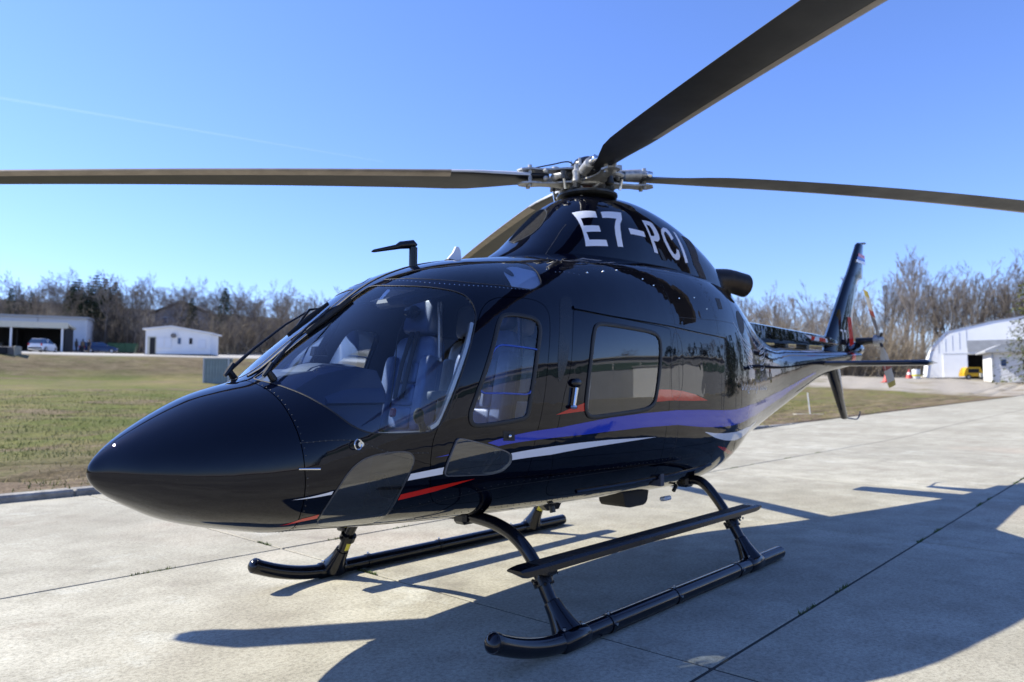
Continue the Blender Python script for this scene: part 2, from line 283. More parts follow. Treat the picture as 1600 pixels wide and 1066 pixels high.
GL_RF = glass('roof_glass', (.84, .88, .96))


# ---------------------------------------------------------------- mesh helpers
def link(name, me, mat, parent=None, kind=None):
    o = bpy.data.objects.new(name, me); col.objects.link(o)
    if mat is not None: me.materials.append(mat)
    if parent is not None: o.parent = parent
    if kind: o['kind'] = kind
    return o
def tag(o, label=None, cat=None, group=None, kind=None):
    if label: o['label'] = label
    if cat: o['category'] = cat
    if group: o['group'] = group
    if kind: o['kind'] = kind
    return o
def empty(name, loc=(0, 0, 0), rz=0, s=1.):
    o = bpy.data.objects.new(name, None); col.objects.link(o); o.location = loc; o.rotation_euler = (0, 0, rz); o.scale = (s, s, s)
    o.empty_display_size = .2
    return o
def copy_tree(o, parent=None):
    c = o.copy(); col.objects.link(c); c.parent = parent
    for ch in o.children: copy_tree(ch, c)
    return c

class MB:
    def __init__(s): s.v = []; s.f = []
    def add(s, V, F):
        b = len(s.v); s.v += [tuple(map(float, p)) for p in V]; s.f += [tuple(b + i for i in q) for q in F]; return s
    def box(s, c, d, M=None, bev=0.):
        x, y, z = [a / 2 for a in d]
        if bev > 0:
            b = min(bev, x * .9, y * .9, z * .9); V = []; 
            for sx in (-1, 1):
                for sy in (-1, 1):
                    for sz in (-1, 1):
                        V += [(sx * (x - b), sy * (y - b), sz * z), (sx * (x - b), sy * y, sz * (z - b)), (sx * x, sy * (y - b), sz * (z - b))]
            bm = bmesh.new(); vs = [bm.verts.new(p) for p in V]; r = bmesh.ops.convex_hull(bm, input=vs)
            bmesh.ops.recalc_face_normals(bm, faces=bm.faces); bm.verts.index_update()
            V = [v.co.copy() for v in bm.verts]; F = [[v.index for v in f.verts] for f in bm.faces]; bm.free()
        else:
            V = [Vector((sx * x, sy * y, sz * z)) for sx in (-1, 1) for sy in (-1, 1) for sz in (-1, 1)]
            F = [(0, 1, 3, 2), (4, 6, 7, 5), (0, 4, 5, 1), (2, 3, 7, 6), (0, 2, 6, 4), (1, 5, 7, 3)]
        V = [Vector(p) for p in V]
        if M is not None: V = [M @ p for p in V]
        c = Vector(c); return s.add([p + c for p in V], F)
    def rings(s, rs, close=True, cap=True):
        n = len(rs[0]); V = [p for r in rs for p in r]; F = []
        for i in range(len(rs) - 1):
            for j in range(n if close else n - 1):
                k = (j + 1) % n; F.append((i * n + j, i * n + k, (i + 1) * n + k, (i + 1) * n + j))
        if cap and close:
            F.append(tuple(range(n))[::-1]); F.append(tuple((len(rs) - 1) * n + j for j in range(n)))
        return s.add(V, F)
    def tube(s, pts, rad, seg=10, cap=True, flat=1., up=None):
        pts = [Vector(p) for p in pts]; n = len(pts)
        if not hasattr(rad, '__len__'): rad = [rad] * n
        rs = []; prev = None
        for i, p in enumerate(pts):
            t = (pts[min(i + 1, n - 1)] - pts[max(i - 1, 0)]).normalized()
            a = Vector(up) if up is not None else (prev if prev is not None else (Vector((0, 0, 1)) if abs(t.z) < .9 else Vector((1, 0, 0))))
            a = (a - t * a.dot(t)).normalized(); prev = a; b = t.cross(a)
            rs.append([p + (a * math.cos(q) * flat + b * math.sin(q)) * rad[i] for q in [2 * math.pi * k / seg for k in range(seg)]])
        return s.rings(rs, cap=cap)
    def cyl(s, a, b, r, seg=14, r2=None): return s.tube([a, b], [r, r if r2 is None else r2], seg)
    def lathe(s, prof, seg=20, M=None, c=(0, 0, 0)):
        rs = []
        for r, z in prof:
            ring = [Vector((max(r, 1e-4) * math.cos(q), max(r, 1e-4) * math.sin(q), z)) for q in [2 * math.pi * k / seg for k in range(seg)]]
            if M is not None: ring = [M @ p for p in ring]
            rs.append([p + Vector(c) for p in ring])
        return s.rings(rs)
    def prism(s, poly, d, M=None, c=(0, 0, 0)):
        """poly in local xy, extruded +-d/2 in z"""
        n = len(poly); V = [Vector((x, y, -d / 2)) for x, y in poly] + [Vector((x, y, d / 2)) for x, y in poly]
        if M is not None: V = [M @ p for p in V]
        V = [p + Vector(c) for p in V]
        return s.add(V, [tuple(range(n))[::-1], tuple(range(n, 2 * n))] + [(i, (i + 1) % n, n + (i + 1) % n, n + i) for i in range(n)])
    def sphere(s, c, r, seg=12, sc=(1, 1, 1)):
        pr = [(math.sin(math.pi * i / (seg // 2)), -math.cos(math.pi * i / (seg // 2))) for i in range(seg // 2 + 1)]
        rs = [[Vector((max(a, 1e-4) * math.cos(2 * math.pi * k / seg) * r * sc[0], max(a, 1e-4) * math.sin(2 * math.pi * k / seg) * r * sc[1], b * r * sc[2])) + Vector(c) for k in range(seg)] for a, b in pr]
        return s.rings(rs)
    def build(s, name, mat, parent=None, smooth=35, kind=None, recalc=True):
        me = bpy.data.meshes.new(name); me.from_pydata(s.v, [], s.f)
        if recalc:
            bm = bmesh.new(); bm.from_mesh(me); bmesh.ops.recalc_face_normals(bm, faces=bm.faces); bm.to_mesh(me); bm.free()
        if smooth:
            me.shade_smooth(); me.set_sharp_from_angle(angle=R(smooth))
        me.update()
        return link(name, me, mat, parent, kind)
def smooth_path(pts, n=8):
    """Catmull-Rom through the points"""
    P = [np.array(p, float) for p in pts]; P = [2 * P[0] - P[1]] + P + [2 * P[-1] - P[-2]]; o = []
    for i in range(1, len(P) - 2):
        for k in range(n):
            t = k / n; a, b, c, d = P[i - 1:i + 3]
            o.append(.5 * (2 * b + (c - a) * t + (2 * a - 5 * b + 4 * c - d) * t * t + (3 * b - a - 3 * c + d) * t ** 3))
    o.append(P[-2]); return o
def round_loop(poly, it=2):
    P = np.array(poly, float)
    for _ in range(it):
        Q = np.roll(P, -1, 0); P = np.stack([.8 * P + .2 * Q, .2 * P + .8 * Q], 1).reshape(-1, 2)
    return P
def inside(P, poly):
    x, y = P[:, 0], P[:, 1]; r = np.zeros(len(P), bool); n = len(poly)
    for i in range(n):
        x1, y1 = poly[i]; x2, y2 = poly[(i + 1) % n]
        if y1 == y2: continue
        c = ((y1 > y) != (y2 > y)) & (x < (x2 - x1) * (y - y1) / (y2 - y1) + x1); r ^= c
    return r
SU, SP = 2.2, .75
def patch(L, outer, holes=(), du=.02, dp=.05, off=0., flip=False):
    """triangulated piece of the skin L inside any outer loop and outside all holes (loops in (u, phi)); returns V, N, F"""
    outer = [np.array(p, float) for p in outer]; holes = [np.array(p, float) for p in holes]
    A = np.concatenate(outer); lo = A.min(0); hi = A.max(0)
    V = []; E = []
    def loop(p):
        q = []
        for i in range(len(p)):
            a, b = p[i], p[(i + 1) % len(p)]; k = max(1, int(np.ceil(np.hypot((b[0] - a[0]) / du, (b[1] - a[1]) / dp))))
            for j in range(k): q.append(a + (b - a) * j / k)
        s0 = len(V); V.extend(q); E.extend([(s0 + i, s0 + (i + 1) % len(q)) for i in range(len(q))])
    for p in outer + holes: loop(p)
    nb = len(V); B = np.array(V)
    gu = np.arange(lo[0] + du / 2, hi[0], du); gp = np.arange(lo[1] + dp / 2, hi[1], dp)
    if len(gu) and len(gp):
        G = np.stack(np.meshgrid(gu, gp, indexing='ij'), -1).reshape(-1, 2)
        G[1::2, 1] += .1 * dp
        k = np.zeros(len(G), bool)
        for p in outer: k |= inside(G, p)
        for p in holes: k &= ~inside(G, p)
        G = G[k]
        # keep clear of the outlines
        key = set(map(tuple, np.floor(B / [du * .5, dp * .5]).astype(int)))
        kk = np.floor(G / [du * .5, dp * .5]).astype(int)
        G = G[[tuple(a) not in key for a in kk]] if len(G) else G
        V = np.concatenate([B, G]) if len(G) else B
    V = np.asarray(V)
    r = delaunay_2d_cdt([Vector((a * SU, b * SP)) for a, b in V], E, [], 0, 1e-7)
    W = np.array([(v.x / SU, v.y / SP) for v in r[0]]); F = np.array([list(f) for f in r[2]])
    c = W[F].mean(1); k = np.zeros(len(F), bool)
    for p in outer: k |= inside(c, p)
    for p in holes: k &= ~inside(c, p)
    F = F[k]; used, inv = np.unique(F, return_inverse=True); F = inv.reshape(-1, 3); W = W[used]
    N = L.N(W[:, 0], W[:, 1]); X = L.P(W[:, 0], W[:, 1]) + N * off
    g = np.cross(X[F[:, 1]] - X[F[:, 0]], X[F[:, 2]] - X[F[:, 0]]); bad = (g * N[F[:, 0]]).sum(1) < 0
    F[bad] = F[bad][:, ::-1]
    return X, N, F
def skin(name, L, outer, holes=(), mat=None, parent=None, du=.02, dp=.05, off=0., rim=0., kind=None, split=False):
    X, N, F = patch(L, outer, holes, du, dp, off)
    F = [list(map(int, f)) for f in F]
    if split:
        lab = np.arange(len(X)); Fa = np.array(F)
        while True:
            mn = lab[Fa].min(1); l2 = lab.copy()
            for c in range(3): np.minimum.at(l2, Fa[:, c], mn)
            if (l2 == lab).all(): break
            lab = l2
        ids = np.unique(lab[Fa[:, 0]])
        for q in ids:
            G = Fa[lab[Fa[:, 0]] == q]; us, iv = np.unique(G, return_inverse=True)
            if len(us) < 4: continue
            me = bpy.data.meshes.new(name); me.from_pydata(X[us].tolist(), [], iv.reshape(-1, 3).tolist()); me.update()
            me.shade_smooth(); me.normals_split_custom_set_from_vertices(N[us].tolist()); o = link(name, me, mat, parent, kind)
        return o
    if rim:
        cnt = {}
        for f in F:
            for i in range(3):
                a, b = f[i], f[(i + 1) % 3]; cnt[(a, b)] = 1
        bd = [(a, b) for (a, b) in cnt if (b, a) not in cnt]
        nv = len(X); X2 = []; N2 = []
        for a, b in bd:
            t = X[b] - X[a]; t /= np.linalg.norm(t) + 1e-9; on = np.cross(t, N[a]); k = nv + len(X2)
            X2 += [X[a], X[b], X[b] - N[b] * rim, X[a] - N[a] * rim]; N2 += [on] * 4
            F.append([k + 1, k, k + 3, k + 2])
        X = np.concatenate([X, X2]); N = np.concatenate([N, N2])
    me = bpy.data.meshes.new(name); me.from_pydata(X.tolist(), [], F); me.update()
    me.shade_smooth(); me.normals_split_custom_set_from_vertices(N.tolist())
    return link(name, me, mat, parent, kind)
def mir(p): p = np.array(p, float).copy(); p[:, 1] *= -1; return p
def grow(L, p, d):
    """loop p moved outwards over the skin by d metres"""
    p = np.array(p, float); X = L.P(p[:, 0], p[:, 1]); N = L.N(p[:, 0], p[:, 1])
    t = np.roll(X, -1, 0) - np.roll(X, 1, 0); t /= np.linalg.norm(t, axis=1, keepdims=True) + 1e-9
    o = np.cross(t, N); a = p[:, 0]; b = p[:, 1]
    area = np.sum(a * np.roll(b, -1) - np.roll(a, -1) * b)
    # decide outward by test
    c = p.mean(0); Xc = L.P(c[0], c[1]); s = np.sign(np.sum((X - Xc) * o))
    Y = X + o * s * d; _, u, ph = L.F(Y)
    return np.stack([u, ph], 1)
def band(name, L, p, prof, mat, parent, closed=True):
    """profile [(across, height)...] swept along a path on the skin"""
    p = np.array(p, float); X = L.P(p[:, 0], p[:, 1]); N = L.N(p[:, 0], p[:, 1])
    if closed: t = np.roll(X, -1, 0) - np.roll(X, 1, 0)
    else: t = np.gradient(X, axis=0)
    t /= np.linalg.norm(t, axis=1, keepdims=True) + 1e-9; o = np.cross(t, N)
    rs = [[X[i] + o[i] * a + N[i] * h for a, h in prof] for i in range(len(X))]
    m = MB(); k = len(prof); n = len(X)
    V = [q for r in rs for q in r]; F = []
    for i in range(n if closed else n - 1):
        j = (i + 1) % n
        for q in range(k): F.append((i * k + q, i * k + (q + 1) % k, j * k + (q + 1) % k, j * k + q))
    m.add(V, F); return m.build(name, mat, parent, 40)
def rect_prof(w, h, lo=-.002): return [(-w, lo), (-w, h * .7), (-w * .6, h), (w * .6, h), (w, h * .7), (w, lo)]
def rivets(name, L, p, step, parent, mat, r=.0045, jit=0.):
    p = np.array(smooth_path(p, 12)); X = L.P(p[:, 0], p[:, 1]); d = np.concatenate([[0], np.cumsum(np.linalg.norm(np.diff(X, axis=0), axis=1))])
    m = MB()
    for s in np.arange(0, d[-1], step):
        u = np.interp(s, d, p[:, 0]); f = np.interp(s, d, p[:, 1]); c = Vector(L.P(u, f)); n = Vector(L.N(u, f))
        M = n.to_track_quat('Z', 'Y').to_matrix()
        m.lathe([(r, -.001), (r, .0008), (r * .5, .0016), (0, .0017)], 6, M, c)
    return m.build(name, mat, parent, 60, kind='stuff')

# ================================================================ HELICOPTER
heli = empty('helicopter'); tag(heli, 'glossy black single-engine helicopter on skids with E7-PCI on its mast fairing', 'helicopter')
body = Loft(3.68, BODY); cowl = Loft(1.3, COWL)
o_ = {k: np.array(v) for k, v in OUT.items()}
ws = round_loop(o_['windshield'], 2); dr = round_loop(o_['door'], 2); dw = round_loop(o_['door_window'], 2)
cw = round_loop(o_['cabin_window'], 2); cd = round_loop(o_['cabin_door'], 1); ch = round_loop(o_['chin_window'], 2)
lw = round_loop(o_['lower_door_window'], 2); rw = round_loop(o_['roof_window'], 2); eo = round_loop(o_['engine_oval'], 2)
sides = lambda *ps: [q for p in ps for q in (p, mir(p))]
# nose joint: the traced half, continued to top and bottom centre and mirrored
ns = o_['nose_seam']; ns = ns[np.argsort(ns[:, 1])]
pf = np.linspace(-math.pi, math.pi, 121)
usm = np.interp(np.abs(pf), np.concatenate([[0], ns[:, 1], [math.pi]]), np.concatenate([[ns[0, 0]], ns[:, 0], [ns[-1, 0]]]))
usm = np.convolve(np.concatenate([usm[-6:-1], usm, usm[1:6]]), np.hanning(13)[1:-1] / np.hanning(13).sum(), 'valid')
g_ = .0012
nose_loop = np.concatenate([[(0.0, math.pi), (0.0, -math.pi)], np.stack([usm - g_, pf], 1)])
ut = math.sqrt(3.68 + 1.06)       # tail-cone joint
fus_loop = np.concatenate([np.stack([usm + g_, pf], 1)[::-1], [(ut - .0008, -math.pi), (ut - .0008, math.pi)]])
tail_loop = np.array([(ut + .0008, -math.pi), (body.umax, -math.pi), (body.umax, math.pi), (ut + .0008, math.pi)])
drg = grow(body, dr, .004); cdg = grow(body, cd, .004)
skin('nose_cone', body, [nose_loop], (), BLK, heli, .011, .05, rim=.02)
skin('fuselage', body, [fus_loop], sides(ws, drg, cdg, ch, rw), BLK, heli, .013, .045, rim=.018)
skin('tail_cone', body, [tail_loop], (), BLK, heli, .013, .06, rim=.02)
skin('cabin_lining', body, [np.array([(.9, -math.pi), (ut - .01, -math.pi), (ut - .01, math.pi), (.9, math.pi)])], sides(grow(body, ws, .01), grow(body, dw, .01), grow(body, cw, .01), grow(body, ch, .004), grow(body, rw, .004), grow(body, lw, .01)), LINER, heli, .03, .08, off=-.03)
SEAL = rect_prof(.009, .005)
for s in (0, 1):
    f = (lambda p: p) if s == 0 else mir
    w = skin('windshield', body, [grow(body, f(ws), -.001)], (), GL_WS, heli, .015, .05, off=-.002)
    band('seal', body, f(ws), rect_prof(.0035, .002), MATB, w)
    d = skin('cockpit_door', body, [f(dr)], [f(dw), f(lw)], BLK, heli, .013, .045, rim=.02)
    g = skin('window', body, [f(dw)], (), GL_DR, d, .02, .06, off=-.003)
    band('window_seal', body, f(dw), rect_prof(.012, .008), RUB, d)
    v = round_loop(f(o_['vent_window']), 2)
    band('vent_pane', body, v, rect_prof(.005, .006), pbr('vent_edge', (.02, .06, .32), .2), d)
    skin('lower_window', body, [f(lw)], (), GL_CH, d, .02, .06, off=.010)
    band('lower_window_edge', body, f(lw), [(-.004, -.002), (-.004, .010), (.002, .0105), (.005, .004), (.005, -.002)], pbr('lower_edge', (.09, .095, .11), .15), d)
    c = skin('cabin_door', body, [f(cd)], [f(cw)], BLK, heli, .013, .045, rim=.02)
    skin('window', body, [f(cw)], (), GL_CB, c, .02, .06, off=-.001)
    band('window_seal', body, f(cw), rect_prof(.013, .009), RUB, c)
    cg = skin('chin_window', body, [f(ch)], (), GL_CH, heli, .02, .06, off=.004)
    band('window_edge', body, f(ch), [(-.004, -.002), (-.004, .004), (.002, .0045), (.005, .002), (.005, -.002)], pbr('chin_edge', (.05, .055, .065), .15), cg)
    rg = skin('roof_window', body, [f(rw)], (), GL_RF, heli, .015, .04, off=-.001)
    band('window_edge', body, f(rw), rect_prof(.003, .002), RUB, rg)
    pn = skin('speaker_panel', body, [round_loop(f(o_['roof_panel']), 1)], (), SPK, heli, .012, .03, off=-.012)
    cpn = np.array([(a * .06, b) for a, b in zip(np.cos(np.linspace(0, 2 * math.pi, 24)[:-1]), np.sin(np.linspace(0, 2 * math.pi, 24)[:-1]))]); qc = f(o_['roof_panel'])[1] * .75 + f(o_['roof_panel'])[11] * .25
    skin('speaker_grille', body, [np.stack([qc[0] + cpn[:, 0] * .16, qc[1] + cpn[:, 1] * .075], 1)], (), MESH, heli, .01, .02, off=-.009)
    # column slot behind the cockpit door, slot behind the cabin door
    skin('pillar_recess', body, [round_loop(f(o_['column_slot']), 2)], (), SATB, heli, .02, .05, off=.0012)
    skin('tail_intake', body, [f(eo)], (), MATB, heli, .02, .05, off=.0015)
    skin('vent_slot', body, [f(o_['small_slot'])], (), MATB, heli, .02, .05, off=.0015)
    band('slot_trim', body, round_loop(f(o_['rear_slot']), 2), rect_prof(.002, .0012), SATB, heli)
    band('door_rail', body, smooth_path(f(o_['rail']), 8), [(-.012, -.003), (-.012, .006), (-.008, .012), (.008, .012), (.012, .006), (.012, -.003)], BLK, heli, False)
    band('belly_strake', body, smooth_path(f(o_['seam_sidelow'])[1:], 6), [(-.010, -.003), (-.008, .012), (.008, .012), (.010, -.003)], BLK, heli, False)
    for k in ('seam_sill', 'seam_rear1', 'seam_rear2'):
        band('panel_seam', body, smooth_path(f(o_[k]), 8), rect_prof(.0016, .0008), MATB, heli, False)
    # stripes: cut round the chin window, the door windows
    H = [f(ch), f(lw), f(cw), f(dw)]
    for nm, key, mt in (('white_stripe', 'white_stripe', WHT), ('red_stripe', 'red_stripe', RED), ('blue_stripe', 'blue_stripe', BLU), ('white_stripe', 'white_rear_stripe', WHT), ('red_stripe', 'red_rear_stripe', RED), ('red_stripe', 'red_tail_stripe', RED)):
        skin(nm, body, [f(o_[key])], [grow(body, h, .012) for h in H], mt, heli, .012, .02, off=.0011, split=True)
# rivets along the panel lines of the port side and the roof
riv = {'ws_top': [(a, b) for a, b in o_['seam_ws_top']], 'r1': o_['seam_rear1'], 'r2': o_['seam_rear2'], 'sill': o_['seam_sill'], 'roof': o_['rivets_roof']}
for k, q in riv.items(): rivets('rivet_row', body, q, .028 if k != 'roof' else .04, heli, CHROME if k in ('ws_top', 'roof') else DKMET, .004)
rivets('rivet_row', body, np.stack([usm[62:118] + .006, pf[62:118]], 1)[::6], .035, heli, DKMET, .0035)
for f in ((lambda p: p), mir):
    for x in (.06, -.62):
        q = np.array([(math.sqrt(3.68 - x), a) for a in np.linspace(.35, 2.35, 30)]); band('panel_seam', body, f(q), rect_prof(.0014, .0007), MATB, heli, False)
    for a0, x0_, x1_ in ((2.18, 2.6, -.6), (.62, 1.1, -.9), (1.0, .0, -1.0)):
        q = np.array([(math.sqrt(3.68 - x), a0) for x in np.linspace(x0_, x1_, 40)]); band('panel_seam', body, f(q), rect_prof(.0013, .0007), MATB, heli, False)
for x in (.09, -.59, -.65): rivets('rivet_row', body, [(math.sqrt(3.68 - x), a) for a in np.linspace(.4, 2.3, 12)], .045, heli, DKMET, .0035)
for a0, x0_, x1_ in ((2.15, 2.5, -.6), (.65, 1.0, -.8), (.58, 1.0, -.8), (2.45, 2.4, -.4)): rivets('rivet_row', body, [(math.sqrt(3.68 - x), a0) for x in np.linspace(x0_, x1_, 12)], .05, heli, DKMET, .0035)
# bright metal strip behind the windshield's rear edge
e = o_['windshield'][9:15]; EX = 1.
band('edge_strip', body, smooth_path(e, 6), [(EX * .007, -.03), (EX * .007, -.006), (EX * .027, -.006), (EX * .027, -.03)], pbr('edge_strip_white', (.62, .64, .68), .4), heli, False)

# ---------------- mast fairing
um = cowl.umax
slot = o_['intake_slot']; 
mf = skin('mast_fairing', cowl, [np.array([(0, -2.2), (um, -2.2), (um, 2.2), (0, 2.2)])], (), BLK, heli, .016, .045)
for k, nm in (('letter_e', 'letter'), ('letter_7', 'numeral'), ('dash', 'dash'), ('letter_p', 'letter'), ('letter_c', 'letter'), ('letter_i', 'letter')):
    for f in ((lambda p: p), mir):
        skin(nm, cowl, [f(o_[k])], [f(o_['letter_p_hole'])] if k == 'letter_p' else (), WHT, mf, .012, .02, off=.0015)
for f in ((lambda p: p), mir):
    skin('intake_screen', cowl, [f(slot)], (), GRILL, mf, .02, .05, off=.002)
    skin('vent', cowl, [f(o_['small_vent'])], (), MATB, mf, .02, .05, off=.002)
    band('panel_seam', cowl, smooth_path(f(o_['seam_cowl1']), 8), rect_prof(.0025, .0015), DKMET, mf, False)
    band('deck_joint', cowl, smooth_path(f(o_['deck_line']), 8), rect_prof(.006, .004), SATB, mf, False)
sc = o_['scoop']; 
skin('intake_mesh', cowl, [round_loop(sc, 2)], (), MESH, mf, .015, .04, off=.002)
band('mesh_rim', cowl, round_loop(sc, 2), rect_prof(.004, .005), DKMET, mf)

# ---------------- exhaust pipe (port) and its twin
for s in (1, -1):
    pth = smooth_path([(-1.02, .36 * s, 2.26), (-1.28, .40 * s, 2.35), (-1.55, .46 * s, 2.385), (-1.80, .53 * s, 2.355)], 5)
    m = MB(); n = len(pth)
    rs = []
    for i, q in enumerate(pth):
        t = Vector(pth[min(i + 1, n - 1)] - pth[max(i - 1, 0)]).normalized(); a = Vector((0, 0, 1)); a = (a - t * a.dot(t)).normalized(); b = t.cross(a)
        rr = .088 + .018 * i / n
        rs.append([Vector(q) + a * math.cos(k) * rr * 1.08 + b * math.sin(k) * rr for k in np.linspace(0, 2 * math.pi, 25)[:-1]])
    inner = [[p + (Vector(c) - p) * .1 for p in r] for r, c in zip(rs, pth)]
    m.rings(rs + inner[::-1][:8], cap=False)
    m.build('exhaust_pipe', EXH, heli, 50)
# ---------------- landing gear
for s in (1, -1):
    y = 1.11 * s
    pth = [np.array((-1.06, y, .052))] + [np.array((1.72 + .56 * k / 14, y, .052 + .125 * (k / 14) ** 2)) for k in range(15)]
    sk = MB().tube(pth + [pth[-1] + (pth[-1] - pth[-2]) / np.linalg.norm(pth[-1] - pth[-2]) * q for q in (.018, .032, .040)],
                   [.049] * len(pth) + [.046, .034, .012], 18).build('skid_tube', TUBE, heli, 50)
    cap = MB().tube([pth[-1] - np.array([.012, 0, .004]), pth[-1] + np.array([.012, 0, .006])], [.0515, .0505], 18).build('end_ring', SATB, sk)
    wp = MB(); wp.box((.2, y, .007), (2.3, .05, .012), None, .004); wp.build('wear_shoe', DKMET, sk)
    for xx in (-.28, .62, 1.35):
        MB().tube([(xx - .018, y, .052), (xx + .018, y, .052)], .0535, 18).build('clamp', SATB, sk)
        MB().cyl((xx, y + .05 * s, .06), (xx, y + .062 * s, .06), .009, 8).build('bolt', CHROME, sk); MB().cyl((xx, y, .1), (xx, y, .118), .008, 8).build('bolt', CHROME, sk)
# cross tubes with saddles, each arch one part
CT = [(1.68, [(0, .60), (.28, .60), (.44, .592), (.56, .575), (.68, .535), (.79, .46), (.88, .355), (.95, .235), (1.02, .13), (1.07, .08)]),
      (-.56, [(0, .58), (.40, .60), (.55, .625), (.66, .635), (.73, .60), (.80, .53), (.88, .43), (.96, .31), (1.03, .19), (1.09, .08)])]
for x, prof in CT:
    pr = [(x, -y, z) for y, z in prof[::-1]] + [(x, y, z) for y, z in prof[1:]]
    ct = MB().tube(smooth_path(pr, 4), .038, 14).build('cross_tube', TUBE, heli, 60)
    for s in (1, -1):
        y1, z1 = prof[-1]; y0, z0 = prof[-3]
        d = Vector((0, (y0 - y1) * s, z0 - z1)).normalized(); b = Vector((x, y1 * s, z1))
        sd = MB().tube([b - d * .01, b + d * .05, b + d * .11, b + d * .165, b + d * .17], [.088, .068, .054, .047, .040], 16).build('saddle', TUBE, ct, 40)
        MB().tube([(x - .11, 1.11 * s, .052), (x - .095, 1.11 * s, .052), (x + .095, 1.11 * s, .052), (x + .11, 1.11 * s, .052)], [.050, .058, .058, .050], 18).build('saddle_sleeve', TUBE, ct, 40)
        for k in (-.07, .07): MB().cyl((x + k, 1.11 * s, .10), (x + k, 1.11 * s, .122), .009, 8).build('saddle_bolt', CHROME, ct)
        yy, zz = (.30, .60) if x > 0 else (.55, .625)
        MB().box((x, yy * s, zz), (.13, .11, .10), None, .02).build('mount_bracket', SATB, ct)
        # joint collar below the step
        yc, zc = (.905, .31) if x > 0 else (.945, .325)
        c0 = Vector((x, yc * s, zc)); dd = Vector((0, -.5 * s, .86)).normalized()
        MB().tube([c0 - dd * .022, c0 + dd * .022], .056, 16).build('collar', SATB, ct)
        for k in range(6):
            q = k * math.pi / 3; MB().sphere(c0 + Vector((math.cos(q) * .062, math.sin(q) * .05, 0)), .012, 6).build('collar_bolt', SATB, ct)
        # pale yellow chafe tape on the starboard legs
        if s < 0:
            c1 = Vector((x, -.93 if x > 0 else -.98, .27)); MB().tube([c1 - dd * .05 + Vector((-.003, 0, 0)), c1 + dd * .045 + Vector((-.003, 0, 0))], .0395, 14).build('chafe_tape', YEL, ct)
# boarding steps
for s in (1, -1):
    m = MB(); sec = [(-.055, -.018), (-.06, .0), (-.05, .022), (.045, .022), (.06, .008), (.062, -.022), (.03, -.034)]
    rs = []
    for t, sc_ in ((2.00, .35), (1.97, .8), (1.93, 1), (-.78, 1), (-.86, .8), (-.90, .3)):
        rs.append([(t + (.03 * b if sc_ < 1 else 0), s * (.985 + a * (1 if sc_ == 1 else .9)), .425 + b * sc_ + (.0 if sc_ == 1 else .01 * (1 - sc_))) for a, b in sec])
    m.rings(rs); st = m.build('boarding_step', SATB, heli, 30)
    tr = MB(); tr.box((.55, .985 * s, .4485), (2.6, .075, .004)); tr.build('tread_tape', MATB, st)
    for x, yc, zc in ((1.68, .93, .375), (-.56, .96, .385)):
        MB().box((x, yc * s, zc), (.11, .09, .05), None, .012).build('step_bracket', SATB, st)
        MB().cyl((x - .03, (yc + .06) * s, zc - .012), (x - .03, (yc + .066) * s, zc - .012), .009, 8).build('bolt', CHROME, st); MB().cyl((x + .02, (yc + .055) * s, zc - .02), (x + .02, (yc + .068) * s, zc - .02), .007, 8).build('bolt', CHROME, st)
# belly fittings
MB().prism([(-.20, .56), (.18, .56), (.155, .47), (.13, .445), (.09, .435), (-.11, .435), (-.15, .445), (-.175, .47)], .24, Matrix(((1, 0, 0), (0, 0, 1), (0, 1, 0))), (-.18, .20, 0)).build('belly_pod', MATB, heli)
MB().prism([(-.1, .57), (.1, .57), (.05, .53), (-.07, .53)], .05, Matrix(((1, 0, 0), (0, 0, 1), (0, 1, 0))), (.85, .28, 0)).build('blade_antenna', SATB, heli)
MB().box((-.30, .52, .505), (.10, .06, .035), Matrix.Rotation(.2, 3, 'X'), .01).build('belly_lamp', pbr('lamp_white', (.6, .63, .68), .3), heli)
MB().cyl((-.5, .5, .58), (-.46, .5, .545), .016, 8).build('drain_pipe', DKMET, heli)
MB().cyl((1.0, .42, .585), (1.0, .43, .545), .02, 8).build('drain_mast', DKMET, heli)

# ---------------- main rotor
HUBZ = 3.10; TILT = R(3.2)
rot = Matrix.Rotation(TILT, 3, 'Y')
mastm = MB().lathe([(.10, 2.96), (.115, 2.99), (.095, 3.01), (.11, 3.03), (.09, 3.05)], 24).build('mast_boot', BOOT, heli, 30)
mst = MB().lathe([(.075, 2.95), (.075, 3.2), (.10, 3.21), (.06, 3.24)], 20).build('mast', DKMET, heli, 30)
sw = MB().lathe([(.14, 2.92), (.23, 2.93), (.25, 2.945), (.25, 2.96), (.22, 2.975), (.13, 2.99)], 28).build('swashplate', DKMET, heli, 30)
hb = MB().lathe([(.085, -.085), (.165, -.07), (.18, -.03), (.15, .0), (.155, .04), (.125, .06), (.11, .065)], 24, rot, (0, 0, HUBZ)).build('rotor_hub', METAL, heli, 30)
MB().lathe([(.11, .055), (.13, .085), (.13, .125), (.10, .165), (.04, .188), (0, .19)], 22, rot, (-.01, 0, HUBZ)).build('hub_cap', SATB, hb, 40)
for k in range(10):
    q = k * math.pi / 5; c = rot @ Vector((.145 * math.cos(q), .145 * math.sin(q), .045)) + Vector((0, 0, HUBZ)); MB().cyl(c, c + rot @ Vector((0, 0, .03)), .014, 6).build('hub_bolt', CHROME, hb)
MB().tube(smooth_path([(.02, .06, 3.2), (.03, .09, 3.27), (-.05, .05, 3.29), (-.12, -.02, 3.22)], 6), .008, 8).build('hub_cable', RUB, hb)
MB().tube(smooth_path([(.10, .08, 3.13), (.09, .1, 3.24), (.03, .08, 3.25), (.0, .1, 3.12)], 6), .007, 8).build('hub_cable', RUB, hb)
